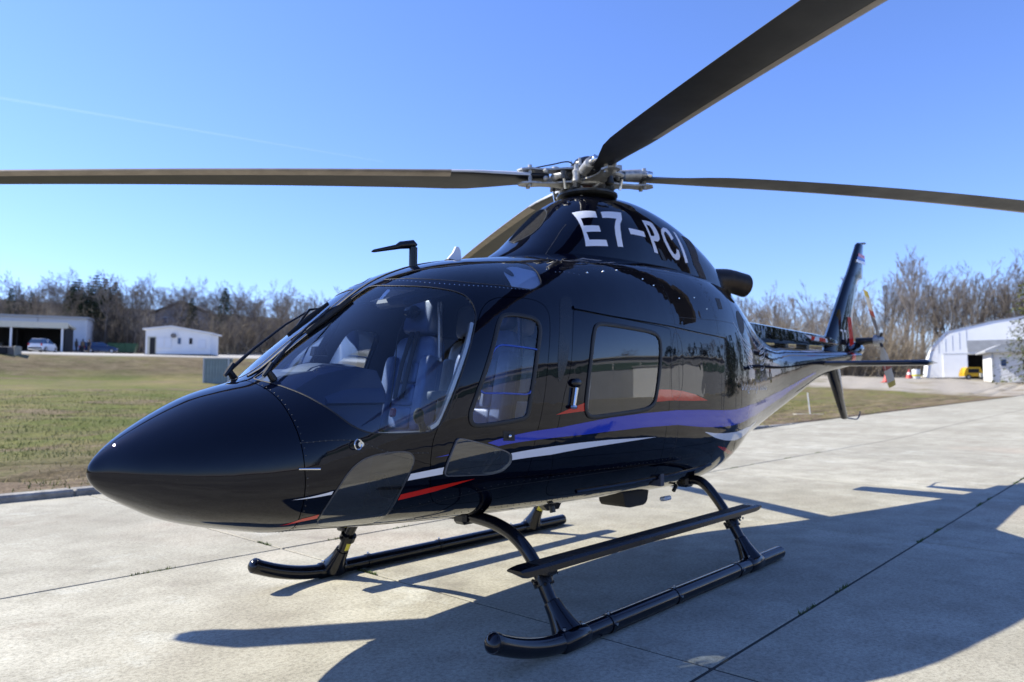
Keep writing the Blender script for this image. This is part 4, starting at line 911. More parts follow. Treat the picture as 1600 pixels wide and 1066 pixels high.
def concrete(name, joints):
    m, n, l, b = nt(name); tc = n.new('ShaderNodeTexCoord'); geo = n.new('ShaderNodeNewGeometry')
    def noise(s, d=6, r=.6):
        q = n.new('ShaderNodeTexNoise'); q.inputs['Scale'].default_value = s; q.inputs['Detail'].default_value = d; q.inputs['Roughness'].default_value = r; l.new(geo.outputs['Position'], q.inputs['Vector']); return q
    def rng(src, a, c, lo, hi):
        q = n.new('ShaderNodeMapRange'); q.inputs[1].default_value = a; q.inputs[2].default_value = c; q.inputs[3].default_value = lo; q.inputs[4].default_value = hi; l.new(src, q.inputs[0]); return q.outputs[0]
    def mul(a, c):
        q = n.new('ShaderNodeMath'); q.operation = 'MULTIPLY'; l.new(a, q.inputs[0]); l.new(c, q.inputs[1]); return q.outputs[0]
    def mix(f, a, c):
        q = n.new('ShaderNodeMix'); q.data_type = 'RGBA'
        if f is not None: l.new(f, q.inputs[0])
        if isinstance(a, tuple): q.inputs[6].default_value = (*a, 1)
        else: l.new(a, q.inputs[6])
        if isinstance(c, tuple): q.inputs[7].default_value = (*c, 1)
        else: l.new(c, q.inputs[7])
        return q.outputs[2]
    big = noise(.35, 8, .65); mid = noise(2.3, 8, .7); fine = noise(42, 5, .7); grit = noise(150, 3, .6); blot = noise(.9, 10, .75)
    c = mix(rng(big.outputs[0], .35, .65, 0, 1), (.345, .320, .247), (.485, .458, .365))
    c = mix(rng(mid.outputs[0], .42, .68, 0, .75), c, (.27, .25, .19))
    c = mix(rng(blot.outputs[0], .57, .68, 0, .7), c, (.54, .53, .45))
    c = mix(rng(blot.outputs[0], .32, .44, .55, 0), c, (.25, .205, .15))
    st_ = noise(1.1, 12, .8); c = mix(rng(st_.outputs[0], .56, .66, 0, .5), c, (.20, .18, .15))
    c = mix(rng(noise(.16, 4, .5).outputs[0], .60, .72, 0, .4), c, (.46, .34, .25))
    c = mix(rng(noise(.55, 7, .62).outputs[0], .52, .70, 0, .55), c, (.30, .27, .205))
    f = mul(rng(fine.outputs[0], .32, .60, .74, 1.08), rng(grit.outputs[0], .30, .50, .70, 1.04))
    vo = n.new('ShaderNodeTexVoronoi'); vo.inputs['Scale'].default_value = 26; l.new(geo.outputs['Position'], vo.inputs['Vector'])
    pit = mul(rng(vo.outputs['Distance'], .05, .13, .6, 1), rng(fine.outputs[0], .2, .5, .8, 1)); f = mul(f, pit)
    q = n.new('ShaderNodeMix'); q.data_type = 'RGBA'; q.blend_type = 'MULTIPLY'; q.inputs[0].default_value = 1; l.new(c, q.inputs[6]); l.new(f, q.inputs[7]); c = q.outputs[2]
    if joints:
        sx = n.new('ShaderNodeSeparateXYZ'); l.new(geo.outputs['Position'], sx.inputs[0])
        def line(o, off):
            a = n.new('ShaderNodeMath'); a.operation = 'ADD'; a.inputs[1].default_value = -off + 3.98 * 200; l.new(o, a.inputs[0])
            w = n.new('ShaderNodeMath'); w.operation = 'PINGPONG'; w.inputs[1].default_value = 1.99; l.new(a.outputs[0], w.inputs[0])
            return rng(w.outputs[0], .010, .022, 1, 0)
        j = n.new('ShaderNodeMath'); j.operation = 'MAXIMUM'; l.new(line(sx.outputs[0], 1.44), j.inputs[0]); l.new(line(sx.outputs[1], 1.78), j.inputs[1])
        c = mix(j.outputs[0], c, (.045, .042, .034))
    else:
        oi = n.new('ShaderNodeObjectInfo'); v = rng(oi.outputs['Random'], 0, 1, .88, 1.06)
        q = n.new('ShaderNodeMix'); q.data_type = 'RGBA'; q.blend_type = 'MULTIPLY'; q.inputs[0].default_value = 1; l.new(c, q.inputs[6]); l.new(v, q.inputs[7]); c = q.outputs[2]
    l.new(c, b.inputs['Base Color']); b.inputs['Roughness'].default_value = .82; b.inputs['Specular IOR Level'].default_value = .25
    bp = n.new('ShaderNodeBump'); bp.inputs['Strength'].default_value = .25; bp.inputs['Distance'].default_value = .005
    l.new(f, bp.inputs['Height']); l.new(bp.outputs[0], b.inputs['Normal'])
    return m
CON = concrete('slab_concrete', False); CONJ = concrete('apron_concrete', True)
def grid_sheet(name, xs, ys, zf, mat, kind='structure'):
    X, Y = np.meshgrid(xs, ys, indexing='ij'); Z = zf(X, Y); nx, ny = X.shape
    V = np.stack([X, Y, Z], -1).reshape(-1, 3); F = [(i * ny + j, (i + 1) * ny + j, (i + 1) * ny + j + 1, i * ny + j + 1) for i in range(nx - 1) for j in range(ny - 1)]
    me = bpy.data.meshes.new(name); me.from_pydata(V.tolist(), [], F); me.shade_smooth(); me.update()
    return link(name, me, mat, None, kind)
# apron: joint bed and far concrete as one sheet, the near slabs laid on it one by one
apron = grid_sheet('apron', np.concatenate([np.linspace(-86, -60, 5), np.linspace(-50, -14.5, 24), [0, 13.38, 40, 90]]), np.array([-6.93, 0, 10, 24, 60]), lambda x, y: apron_z(x) - .006, CONJ)
X0 = [1.44 + 3.98 * k for k in range(-4, 3)]; Y0 = [-6.93, -2.20, 1.78, 5.76, 9.74]; rs_ = random.Random(3)
def slab_mesh(w, d):
    m = MB(); g = .009; m.box((0, 0, -.05), (w - 2 * g, d - 2 * g, .1), None, .007)
    me = bpy.data.meshes.new('slab'); me.from_pydata(m.v, [], m.f); me.materials.append(CON); return me
sm = {}
for x in X0:
    for j in range(4):
        d = Y0[j + 1] - Y0[j]
        if round(d, 2) not in sm: sm[round(d, 2)] = slab_mesh(3.98, d)
        o = bpy.data.objects.new('slab', sm[round(d, 2)]); col.objects.link(o); o.parent = apron
        o.location = (x + 1.99, Y0[j] + d / 2, rs_.uniform(-.0015, .0015))
# ground: grass field, bank, wooded slope
def grass_mat():
    m, n, l, b = nt('field_grass'); geo = n.new('ShaderNodeNewGeometry')
    def noise(s, d=6, r=.6, st=None):
        q = n.new('ShaderNodeTexNoise'); q.inputs['Scale'].default_value = s; q.inputs['Detail'].default_value = d; q.inputs['Roughness'].default_value = r
        if st:
            mp = n.new('ShaderNodeMapping'); mp.inputs['Scale'].default_value = st; l.new(geo.outputs['Position'], mp.inputs[0]); l.new(mp.outputs[0], q.inputs['Vector'])
        else: l.new(geo.outputs['Position'], q.inputs['Vector'])
        return q.outputs[0]
    def rng(src, a, c, lo, hi):
        q = n.new('ShaderNodeMapRange'); q.inputs[1].default_value = a; q.inputs[2].default_value = c; q.inputs[3].default_value = lo; q.inputs[4].default_value = hi; l.new(src, q.inputs[0]); return q.outputs[0]
    def mix(f, a, c):
        q = n.new('ShaderNodeMix'); q.data_type = 'RGBA'; l.new(f, q.inputs[0])
        for v, i in ((a, 6), (c, 7)):
            if isinstance(v, tuple): q.inputs[i].default_value = (*v, 1)
            else: l.new(v, q.inputs[i])
        return q.outputs[2]
    def mth(op, a, c=None, v=None):
        q = n.new('ShaderNodeMath'); q.operation = op; q.use_clamp = op in ('ADD', 'MULTIPLY'); l.new(a, q.inputs[0])
        if c is not None: l.new(c, q.inputs[1])
        if v is not None: q.inputs[1].default_value = v
        return q.outputs[0]
    sx = n.new('ShaderNodeSeparateXYZ'); l.new(geo.outputs['Position'], sx.inputs[0])
    c = mix(rng(noise(.12, 6, .65), .38, .62, 0, 1), (.125, .145, .035), (.255, .215, .085))
    c = mix(rng(noise(.8, 8, .7, (.6, 1.8, 1)), .45, .65, 0, .8), c, (.10, .125, .030))
    c = mix(rng(noise(2.6, 6, .75), .55, .7, 0, .6), c, (.27, .215, .125))
    # worn earth: beside the kerb, on the bank, and in loose patches
    e1 = mth('MULTIPLY', rng(sx.outputs[1], -15, -9.0, 0, 1), rng(noise(.55, 9, .75, (.6, 1.7, 1)), .34, .50, 0, 1))
    e2 = mth('MULTIPLY', rng(noise(.4, 8, .7, (.4, 1.6, 1)), .36, .5, .25, 1), mth('MULTIPLY', rng(sx.outputs[1], -63, -66, 0, .8), rng(sx.outputs[1], -73, -71, 0, 1)))
    e3 = rng(noise(.30, 9, .78, (.45, 1.6, 1)), .50, .58, 0, .85)
    e4 = mth('MULTIPLY', rng(sx.outputs[0], -26, -40, 0, .8), rng(noise(.35, 8, .7, (.4, 1.5, 1)), .42, .6, 0, 1))
    e = mth('MAXIMUM', mth('MAXIMUM', e1, e2), mth('MAXIMUM', e3, e4))
    dirt = mix(rng(noise(1.1, 10, .78, (.5, 1.3, 1)), .35, .65, 0, 1), (.085, .058, .035), (.29, .22, .145))
    c = mix(e, c, dirt)
    lot = mth('MULTIPLY', rng(sx.outputs[1], -70.5, -72, 0, 1), mth('MULTIPLY', rng(sx.outputs[1], -118, -116, 0, 1), rng(sx.outputs[0], -66, -64, 0, 1)))
    c = mix(lot, c, (.50, .48, .44))
    path = mth('MULTIPLY', rng(sx.outputs[0], -74, -80, 0, 1), rng(sx.outputs[0], -165, -155, 0, 1)); path = mth('MULTIPLY', path, rng(noise(.2, 5, .6), .35, .5, .3, 1))
    c = mix(path, c, (.40, .36, .30))
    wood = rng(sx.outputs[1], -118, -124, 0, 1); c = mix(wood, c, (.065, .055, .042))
    q = n.new('ShaderNodeMix'); q.data_type = 'RGBA'; q.blend_type = 'MULTIPLY'; q.inputs[0].default_value = 1; l.new(c, q.inputs[6]); l.new(rng(noise(14, 6, .75), .3, .65, .45, 1.2), q.inputs[7])
    l.new(q.outputs[2], b.inputs['Base Color']); b.inputs['Roughness'].default_value = .95; b.inputs['Specular IOR Level'].default_value = .1
    bp = n.new('ShaderNodeBump'); bp.inputs['Strength'].default_value = .8; bp.inputs['Distance'].default_value = .08
    l.new(noise(5, 8, .75), bp.inputs['Height']); l.new(bp.outputs[0], b.inputs['Normal'])
    return m
GRS = grass_mat()
rg_ = np.random.default_rng(2)
def terr(x, y):
    z = ground_z(x, y); rough = sstep(7.1, 9, -y)
    z = z + rough * (.05 * np.sin(x * .9 + 1.3 * np.sin(y * .5)) * np.cos(y * 1.1) + .03 * np.sin(x * 2.7 + y * 1.9)) * sstep(0, 1, 60 + y + 0 * x)
    # wheel ruts along the kerb
    z = z - .16 * np.exp(-((y + 9.6 + .25 * np.sin(x * .35)) / .22) ** 2) - .15 * np.exp(-((y + 11.2 + .25 * np.sin(x * .35)) / .22) ** 2)
    return np.where((y > -7.0) & (x > -85), apron_z(x) - .25, z)
xs = np.concatenate([np.linspace(-700, -130, 20), np.linspace(-120, -24, 49), np.linspace(-22, 22, 111), np.linspace(24, 110, 20), [200, 400, 700]])
ys = np.concatenate([np.linspace(-700, -160, 16), np.linspace(-150, -40, 56), np.linspace(-39, -7.02, 150), [-6.96, 0, 60, 61, 200, 700]])
grid_sheet('ground', xs, ys, terr, GRS)
# kerb between apron and grass, cast in lengths
kb = empty('kerb'); tag(kb, kind='structure')
KRB = pbr('kerb_stone', (.26, .245, .215), .95, bump=.9, bscale=18, vary=.5, vscale=5)
km = MB(); km.box((0, -.05, .02), (1.985, .26, .20), None, .025); kme = None
for k in range(-12, 12):
    o = km.build('kerb_stone', KRB, kb) if kme is None else bpy.data.objects.new('kerb_stone', kme)
    if kme is None: kme = o.data
    else: col.objects.link(o); o.parent = kb
    o.location = (k * 1.99 + .6, -7.03 + rs_.uniform(-.012, .012), rs_.uniform(-.035, -.005)); o.rotation_euler.z = rs_.uniform(-.006, .006)
# grass blades: uncountable, one object
def blades(name, n, reg, hr, mat, dens, z0=0., wid=1.):
    P = []
    while len(P) < n:
        x = rg_.uniform(*reg[0], 4000); y = rg_.uniform(*reg[1], 4000); k = dens(x, y) > rg_.random(4000); P += list(zip(x[k], y[k]))
    P = np.array(P[:n]); z = terr(P[:, 0], P[:, 1]) if z0 == 0. else np.full(n, z0)
    h = rg_.uniform(*hr, n); a = rg_.uniform(0, 2 * math.pi, n); w = rg_.uniform(.004, .010, n) * wid; lean = rg_.uniform(.1, .8, n) * h; la = rg_.uniform(0, 2 * math.pi, n)
    V = np.zeros((n, 3, 3)); V[:, 0] = np.stack([P[:, 0] - w * np.cos(a), P[:, 1] - w * np.sin(a), z - .01], 1); V[:, 1] = np.stack([P[:, 0] + w * np.cos(a), P[:, 1] + w * np.sin(a), z - .01], 1)
    V[:, 2] = np.stack([P[:, 0] + lean * np.cos(la), P[:, 1] + lean * np.sin(la), z + h], 1)
    me = bpy.data.meshes.new(name); me.from_pydata(V.reshape(-1, 3).tolist(), [], np.arange(3 * n).reshape(-1, 3).tolist()); me.update()
    return link(name, me, mat, None, 'stuff')
def leafmat(name, c1, c2, sc=.9):
    m, n, l, b = nt(name); geo = n.new('ShaderNodeNewGeometry'); q = n.new('ShaderNodeTexNoise'); q.inputs['Scale'].default_value = sc; q.inputs['Detail'].default_value = 6; l.new(geo.outputs['Position'], q.inputs['Vector'])
    r = n.new('ShaderNodeMapRange'); r.inputs[1].default_value = .35; r.inputs[2].default_value = .65; l.new(q.outputs[0], r.inputs[0])
    ri = n.new('ShaderNodeMath'); ri.operation = 'MULTIPLY_ADD'; ri.inputs[1].default_value = .5; ri.inputs[2].default_value = 0; l.new(geo.outputs['Random Per Island'], ri.inputs[0])
    ad = n.new('ShaderNodeMath'); ad.operation = 'ADD'; ad.use_clamp = True; ad.inputs[1].default_value = -.25
    a2 = n.new('ShaderNodeMath'); a2.operation = 'ADD'; l.new(r.outputs[0], a2.inputs[0]); l.new(ri.outputs[0], a2.inputs[1]); l.new(a2.outputs[0], ad.inputs[0])
    x = n.new('ShaderNodeMix'); x.data_type = 'RGBA'; x.inputs[6].default_value = (*c1, 1); x.inputs[7].default_value = (*c2, 1); l.new(ad.outputs[0], x.inputs[0]); l.new(x.outputs[2], b.inputs['Base Color'])
    b.inputs['Roughness'].default_value = .8; b.inputs['Specular IOR Level'].default_value = .2
    return m
GB = leafmat('grass_blade', (.14, .17, .04), (.38, .32, .14), .4); WEED = leafmat('weed_leaf', (.05, .10, .02), (.12, .14, .04), 3)
blades('grass', 120000, ((-45, 12), (-42, -7.3)), (.02, .085), GB, lambda x, y: np.clip(1.1 + (y + 7) / 40, .12, 1) * (.25 + .75 * (np.sin(x * 1.7 + np.sin(y * 2.1) * 2) * np.cos(y * 1.3 + x * .4) > -.35)) * (1 - .9 * (np.abs(y + 10.4) < 1.3)) * np.where(y > -9, .25 + .5 * (np.sin(x * 2.9) > .3), 1), wid=1.5)
# weeds rooted in the joints
def joint(x, y): return ((np.abs(y + 2.2) < .014) & (np.sin(x * 3.1) + np.sin(x * 7.7 + 1) > .9)) | ((np.abs(y - 1.78) < .014) & (np.sin(x * 2.3 + 2) + np.sin(x * 9.1) > 1.0) & (x < 1)) | ((np.abs(x - 1.44) < .014) & (y < -.9) & (np.sin(y * 4) > .2))
P = [];
while len(P) < 1400:
    x = rg_.uniform(-12, 4, 20000); y = np.where(rg_.random(20000) < .5, -2.2, 1.78) + rg_.uniform(-.014, .014, 20000); v = rg_.random(20000) < .15
    xx = np.where(v, 1.44 + rg_.uniform(-.014, .014, 20000), x); yy = np.where(v, rg_.uniform(-2.6, -.9, 20000), y); k = joint(xx, yy); P += list(zip(xx[k], yy[k]))
P = np.array(P[:1400]); V = []; 
for x, y in P:
    a = rg_.uniform(0, 6.28); h = rg_.uniform(.004, .022); r = rg_.uniform(.006, .03); w = .004
    V += [(x - w * math.sin(a), y + w * math.cos(a), -.004), (x + w * math.sin(a), y - w * math.cos(a), -.004), (x + r * math.cos(a), y + r * math.sin(a), h)]
me = bpy.data.meshes.new('joint_weeds'); me.from_pydata(V, [], np.arange(len(V)).reshape(-1, 3).tolist()); link('joint_weeds', me, WEED, None, 'stuff')

# ---------------------------------------------------------------- trees
BARK = pbr('bark', (.125, .105, .088), .9, vary=.35, vscale=2); TWIG = pbr('twigs', (.178, .152, .128), .9, vary=.3, vscale=.6); TWIG2 = pbr('brush_twigs', (.23, .185, .125), .9, vary=.3, vscale=.6)
CONI = leafmat('conifer_needles', (.012, .030, .014), (.035, .062, .026), 1.2); PINE = leafmat('pine_needles', (.06, .085, .02), (.15, .15, .045), 1.2)
def seg_mesh(name, S, mat, k=3):
    S = np.array(S); p0, p1, r0, r1 = S[:, :3], S[:, 3:6], S[:, 6:7], S[:, 7:8]; t = p1 - p0; t /= np.linalg.norm(t, axis=1, keepdims=True) + 1e-9
    a = np.cross(t, np.where(np.abs(t[:, 2:3]) < .9, [[0, 0, 1.]], [[1., 0, 0]])); a /= np.linalg.norm(a, axis=1, keepdims=True); b = np.cross(t, a); n = len(S); V = np.zeros((n, 2 * k, 3))
    for j in range(k):
        q = 2 * math.pi * j / k; o = a * math.cos(q) + b * math.sin(q); V[:, j] = p0 + o * r0; V[:, k + j] = p1 + o * r1
    F = np.zeros((n, k, 4), int)
    for j in range(k): F[:, j] = np.stack([np.arange(n) * 2 * k + i for i in (j, (j + 1) % k, k + (j + 1) % k, k + j)], 1)
    me = bpy.data.meshes.new(name); me.from_pydata(V.reshape(-1, 3).tolist(), [], F.reshape(-1, 4).tolist()); me.materials.append(mat); me.update(); return me
def bare_tree(seed, h, spread, stems=1, low=.3, cn=(11, 7, 6, 4)):
    r = random.Random(seed); T = []; C = []
    def grow_(p, d, L, rad, lev):
        n = 5 if lev == 0 else (4 if lev == 1 else 3); pts = [p]; q = Vector(p); v = Vector(d).normalized()
        for i in range(n):
            v = (v + Vector((r.gauss(0, .09), r.gauss(0, .09), r.gauss(.05 if lev else .02, .05)))).normalized()
            nq = q + v * L / n; a = rad * (1 - .8 * i / n); b = rad * (1 - .8 * (i + 1) / n)
            (T if lev < 2 else C).append((*q, *nq, max(a, .012), max(b, .010))); q = nq; pts.append(q.copy())
        if lev >= 4: return
        cnt = cn[lev]
        for k in range(cnt):
            f = r.uniform(low if lev == 0 else .2, 1.0); i = min(int(f * n), n - 1); bp = pts[i].lerp(pts[i + 1], f * n - i)
            ang = r.uniform(.35, .85) * spread; az = r.uniform(0, 6.283); dv = (pts[i + 1] - pts[i]).normalized()
            s = dv.orthogonal().normalized(); s.rotate(Matrix.Rotation(az, 3, dv)); nd = dv * math.cos(ang) + s * math.sin(ang)
            grow_(bp, nd, L * r.uniform(.30, .52) * (1.25 - .5 * f), max(rad * (1 - .75 * f) * .55, .012), lev + 1)
    for s_ in range(stems):
        a = r.uniform(0, 6.28); grow_(Vector((0, 0, -.3)) + Vector((math.cos(a), math.sin(a), 0)) * (.3 if stems > 1 else 0), Vector((r.gauss(0, .12 if stems > 1 else .03), r.gauss(0, .12 if stems > 1 else .03), 1)), h * r.uniform(.85, 1) * .82, h * .013, 0)
    return seg_mesh('trunk', T, BARK, 5), seg_mesh('crown', C, TWIG, 3)
def brush(seed, n, h, w, mat):
    r = random.Random(seed); S = []
    for k in range(n):
        p = Vector((r.gauss(0, w * .4), r.gauss(0, w * .4), -.1)); v = Vector((r.gauss(0, .35), r.gauss(0, .35), 1)).normalized(); L = h * r.uniform(.5, 1.05)
        for i in range(3):
            q = p + v * L / 3; S.append((*p, *q, .03 - .007 * i, .023 - .007 * i)); 
            for j in range(4):
                d = (v + Vector((r.gauss(0, .5), r.gauss(0, .5), r.gauss(.1, .3)))).normalized(); e = q + d * L * r.uniform(.1, .25); S.append((*q, *e, .016, .008))
                e2 = e + (d + Vector((r.gauss(0, .5), r.gauss(0, .5), .2))).normalized() * L * .12; S.append((*e, *e2, .010, .006))
            p = q; v = (v + Vector((r.gauss(0, .2), r.gauss(0, .2), .1))).normalized()
    return seg_mesh('stems', S, mat, 3)
def conifer(seed, h, mat, lay=26, rad=.20):
    r = random.Random(seed); T = [(0, 0, -.3, 0, 0, h * .97, h * .013, .02)]; V = []; F = []
    for i in range(lay):
        f = i / lay; z = h * (.10 + .90 * f); L = h * rad * (1 - f) ** .8 + .15; nb = 12
        for k in range(nb):
            a = 6.283 * k / nb + r.uniform(-.3, .3) + i * .7; l_ = L * r.uniform(.65, 1.12); d = Vector((math.cos(a), math.sin(a), -.28 + r.uniform(-.1, .15)))
            T.append((0, 0, z, *(Vector((0, 0, z)) + d * l_ * .9), .025, .01))
            for j in range(16):
                t = r.uniform(.15, 1.05); c = Vector((0, 0, z)) + d * l_ * t + Vector((r.gauss(0, .08), r.gauss(0, .08), r.gauss(-.06, .07))) * l_ * .8
                s = r.uniform(.14, .32) * (h / 14) ** .5; e1 = Vector((r.gauss(0, 1), r.gauss(0, 1), r.gauss(0, .5))).normalized() * s; e2 = Vector((r.gauss(0, 1), r.gauss(0, 1), r.gauss(-.4, .4))).normalized() * s
                b = len(V); V += [tuple(c - e1 * .5), tuple(c + e1 * .5), tuple(c + e2)]; F.append((b, b + 1, b + 2))
    me = bpy.data.meshes.new('crown'); me.from_pydata(V, [], F); me.materials.append(mat)
    return seg_mesh('trunk', T, BARK, 5), me
PR = {'bare': [bare_tree(k, 16, sp, st, lo) for k, sp, st, lo in ((1, 1., 1, .35), (2, .85, 1, .45), (3, 1.1, 2, .3), (4, .9, 1, .5), (5, 1.05, 1, .4))],
      'conifer': [conifer(k, 14, CONI, 26, .26) for k in (11, 12, 13)], 'tall': [bare_tree(k, 16, sp, 1, lo, (9, 6, 5, 3)) for k, sp, lo in ((41, .62, .42), (42, .55, .5), (43, .7, .38), (44, .6, .45))], 'pine': [conifer(21, 12, PINE, 20, .30)], 'brush': [brush(31, 60, 5, 3.5, TWIG2), brush(32, 50, 5, 3, TWIG)]}
rt = random.Random(77); cnt_ = {'bare': 0, 'conifer': 0, 'brush': 0, 'pine': 0, 'tall': 0}
def plant(kind, t, d, h, label, group, name=None, xy=None):
    x, y = xy if xy else survey(t, d); z = float(ground_z(x, y)) if y < -7 else float(apron_z(x)) - .2
    pl = PR[kind]; k = cnt_[kind] % len(pl); cnt_[kind] += 1; h0 = {'bare': 16, 'conifer': 14, 'brush': 5, 'pine': 12, 'tall': 16}[kind]
    if kind == 'brush':
        o = bpy.data.objects.new(name or 'leafless_shrub', pl[k]); col.objects.link(o)
    else:
        o = empty(name or {'bare': 'leafless_tree', 'tall': 'leafless_tree', 'conifer': 'spruce_tree', 'pine': 'pine_tree'}[kind])
        for nm, me in zip(('trunk', 'crown'), pl[k]):
            c = bpy.data.objects.new(nm, me); col.objects.link(c); c.parent = o
    s = h / h0; o.location = (x, y, z - .1); o.rotation_euler.z = rt.uniform(0, 6.28); o.scale = (s * rt.uniform(.9, 1.15), s * rt.uniform(.9, 1.15), s)
    return tag(o, label, {'bare': 'tree', 'tall': 'tree', 'conifer': 'tree', 'brush': 'shrub', 'pine': 'tree'}[kind], group)
T_ = lambda px: (px - 800) / 1130.
LW = 'leafless grey-brown tree in the wood behind the white sheds'; LWg = 'bare trees of the wood beyond the field'
for k in range(46):
    px = -60 + k * 13.2 + rt.uniform(-6, 6); plant('bare', T_(px), rt.uniform(128, 165), rt.uniform(8.5, 13), LW, LWg)
for k in range(44):
    px = -40 + k * 13 + rt.uniform(-6, 6)
    if not 225 < px < 325: plant('bare', T_(px), rt.uniform(120, 134), rt.uniform(7.5, 10.5) * (1.15 if 90 < px < 330 else 1), LW, LWg)
for px, d, h in ((196, 118, 13), (213, 119, 12.5), (230, 122, 13), (272, 118, 13.5), (283, 120, 12.5), (160, 116, 14.5), (118, 120, 13), (380, 121, 11), (408, 120, 11.5), (442, 118, 11.5), (475, 121, 10.5), (500, 120, 10)):
    plant('bare', T_(px), d, h, 'tall leafless tree standing at the front of the wood behind the sheds', 'front trees of the wood beyond the field')
for px, d, h in ((105, 124, 10), (112, 122, 11.5), (119, 123, 12), (126, 121, 10.5), (133, 125, 11.5), (140, 122, 11), (146, 124, 13), (153, 121, 11), (160, 126, 12.5), (168, 123, 11), (176, 127, 12), (184, 124, 10), (298, 119, 9.5), (46, 128, 9), (12, 126, 9.5), (350, 124, 11.5), (30, 127, 8.5)):
    plant('conifer', T_(px), d, h, 'dark green spruce among the bare trees behind the grey warehouse', 'dark spruces in the wood')
for k in range(34):
    px = 60 + k * 14 + rt.uniform(-6, 6); plant('brush', T_(px), rt.uniform(114, 124), rt.uniform(4, 7.5), 'brown leafless scrub at the foot of the wood behind the sheds', 'scrub below the wood')
RW = 'tall leafless tree in the wood behind the arched hangar'; RWg = 'bare trees behind the arched hangar'
for k in range(46):
    px = 1150 + k * 10.8 + rt.uniform(-5, 5); plant('tall', T_(px), rt.uniform(150, 172) if px < 1420 else rt.uniform(172, 190), rt.uniform(24, 30) if px > 1390 else (rt.uniform(20, 25) if px > 1340 else rt.uniform(15, 20)), RW, RWg)
for k in range(40):
    px = 1155 + k * 12 + rt.uniform(-6, 6); plant('tall' if k % 2 else 'bare', T_(px), rt.uniform(188, 205), rt.uniform(22, 28) if px > 1390 else rt.uniform(15, 20), RW, RWg)
for k in range(26):
    px = 1170 + k * 11 + rt.uniform(-6, 6); plant('brush', T_(px), rt.uniform(108, 122) if px < 1395 else rt.uniform(168, 174), rt.uniform(6, 9.5), 'pale brown leafless scrub at the wood edge left of the arched hangar', 'scrub beside the arched hangar')
plant('pine', T_(1622), 88, 15.5, 'yellowish-green pine beside the white building at the picture edge', None)
# ---------------------------------------------------------------- buildings
RZ = math.atan2(RTH[1], RTH[0])
WALLW = pbr('white_render', (.74, .74, .73), .85, vary=.06, vscale=.7); METW = pbr('grey_sheet', (.50, .53, .57), .5, vary=.06, vscale=.4); METP = pbr('pale_sheet', (.66, .68, .71), .5, vary=.05, vscale=.3)
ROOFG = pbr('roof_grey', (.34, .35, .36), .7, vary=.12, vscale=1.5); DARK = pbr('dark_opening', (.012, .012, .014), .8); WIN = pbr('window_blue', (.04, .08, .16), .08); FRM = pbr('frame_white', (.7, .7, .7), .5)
CREAM = pbr('fascia_cream', (.52, .50, .40), .7, vary=.1); CONB = pbr('concrete_block', (.16, .15, .14), .9, vary=.2); GRN = pbr('green_sheet', (.075, .12, .10), .5, vary=.25, vscale=2); GRYG = pbr('grey_green_sheet', (.26, .31, .30), .55, vary=.12, vscale=2)
STEEL = pbr('galvanised', (.45, .46, .47), .45, metal=.5, vary=.1)
def site(name, px, d, yaw=0., z=None):
    x, y = survey(T_(px), d); zz = float(ground_z(x, y)) if z is None else z
    return empty(name, (x, y, zz - .03), RZ + yaw)
def part(name, mat, parent, boxes, sm=0, bev=0.):
    m = MB()
    for c, d in boxes: m.box(c, d, None, bev)
    return m.build(name, mat, parent, sm)
# grey warehouse
W_ = site('warehouse', 132, 106, .46); tag(W_, 'long grey sheet-metal warehouse behind the open-fronted shed', 'warehouse')
part('floor_slab', CONB, W_, [((-27, 10, .1), (54.4, 20.4, .5))])
for k in range(9): part('wall_panel', METW, W_, [((-3.0 - 6.0 * k, .1, 2.5), (5.94, .2, 5.0))])
for k in range(3): part('end_panel', METP, W_, [((-.0, 3.4 + 6.6 * k, 2.5), (.2, 6.5, 5.0))])
MB().prism([(-.4, 4.95), (10, 5.6), (20.4, 4.95), (20.4, 5.15), (10, 5.85), (-.4, 5.2)], 54.6, Matrix(((0, 0, 1), (1, 0, 0), (0, 1, 0))), (-27, 0, 0)).build('roof', ROOFG, W_, 0)
MB().prism([(0, 4.9), (20, 4.9), (10, 5.6)], .2, Matrix(((0, 0, 1), (1, 0, 0), (0, 1, 0))), (0, 0, 0)).build('gable', METP, W_, 0)
part('wall_lamp', STEEL, W_, [((-6, -.1, 3.6), (.5, .3, .4))]); part('wall_lamp', STEEL, W_, [((-9, -.1, 3.7), (.3, .3, .5))])
part('back_wall', METW, W_, [((-27, 19.9, 2.5), (54, .2, 5.0))])
# open-fronted shed
S_ = site('open_shed', 100, 93, .42); tag(S_, 'long open-fronted shed with cream fascia and pale posts', 'shed')
part('roof', CREAM, S_, [((-20, 3.4, 3.6), (40.6, 7.8, .24))]); part('fascia', CREAM, S_, [((-20, -.56, 3.42), (40.7, .12, .75))])
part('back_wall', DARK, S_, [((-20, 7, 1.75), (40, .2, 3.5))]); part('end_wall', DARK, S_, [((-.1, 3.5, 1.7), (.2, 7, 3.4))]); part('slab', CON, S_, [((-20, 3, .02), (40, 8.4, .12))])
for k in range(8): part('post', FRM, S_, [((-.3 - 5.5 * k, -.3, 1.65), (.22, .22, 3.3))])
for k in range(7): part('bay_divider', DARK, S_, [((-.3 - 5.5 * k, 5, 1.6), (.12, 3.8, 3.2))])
for k in range(5): part('parked_trailer', CONB, S_, [((-3.2 - 5.5 * k, 5.2, .8), (2.2, 2, 1.2))], 0, .2)
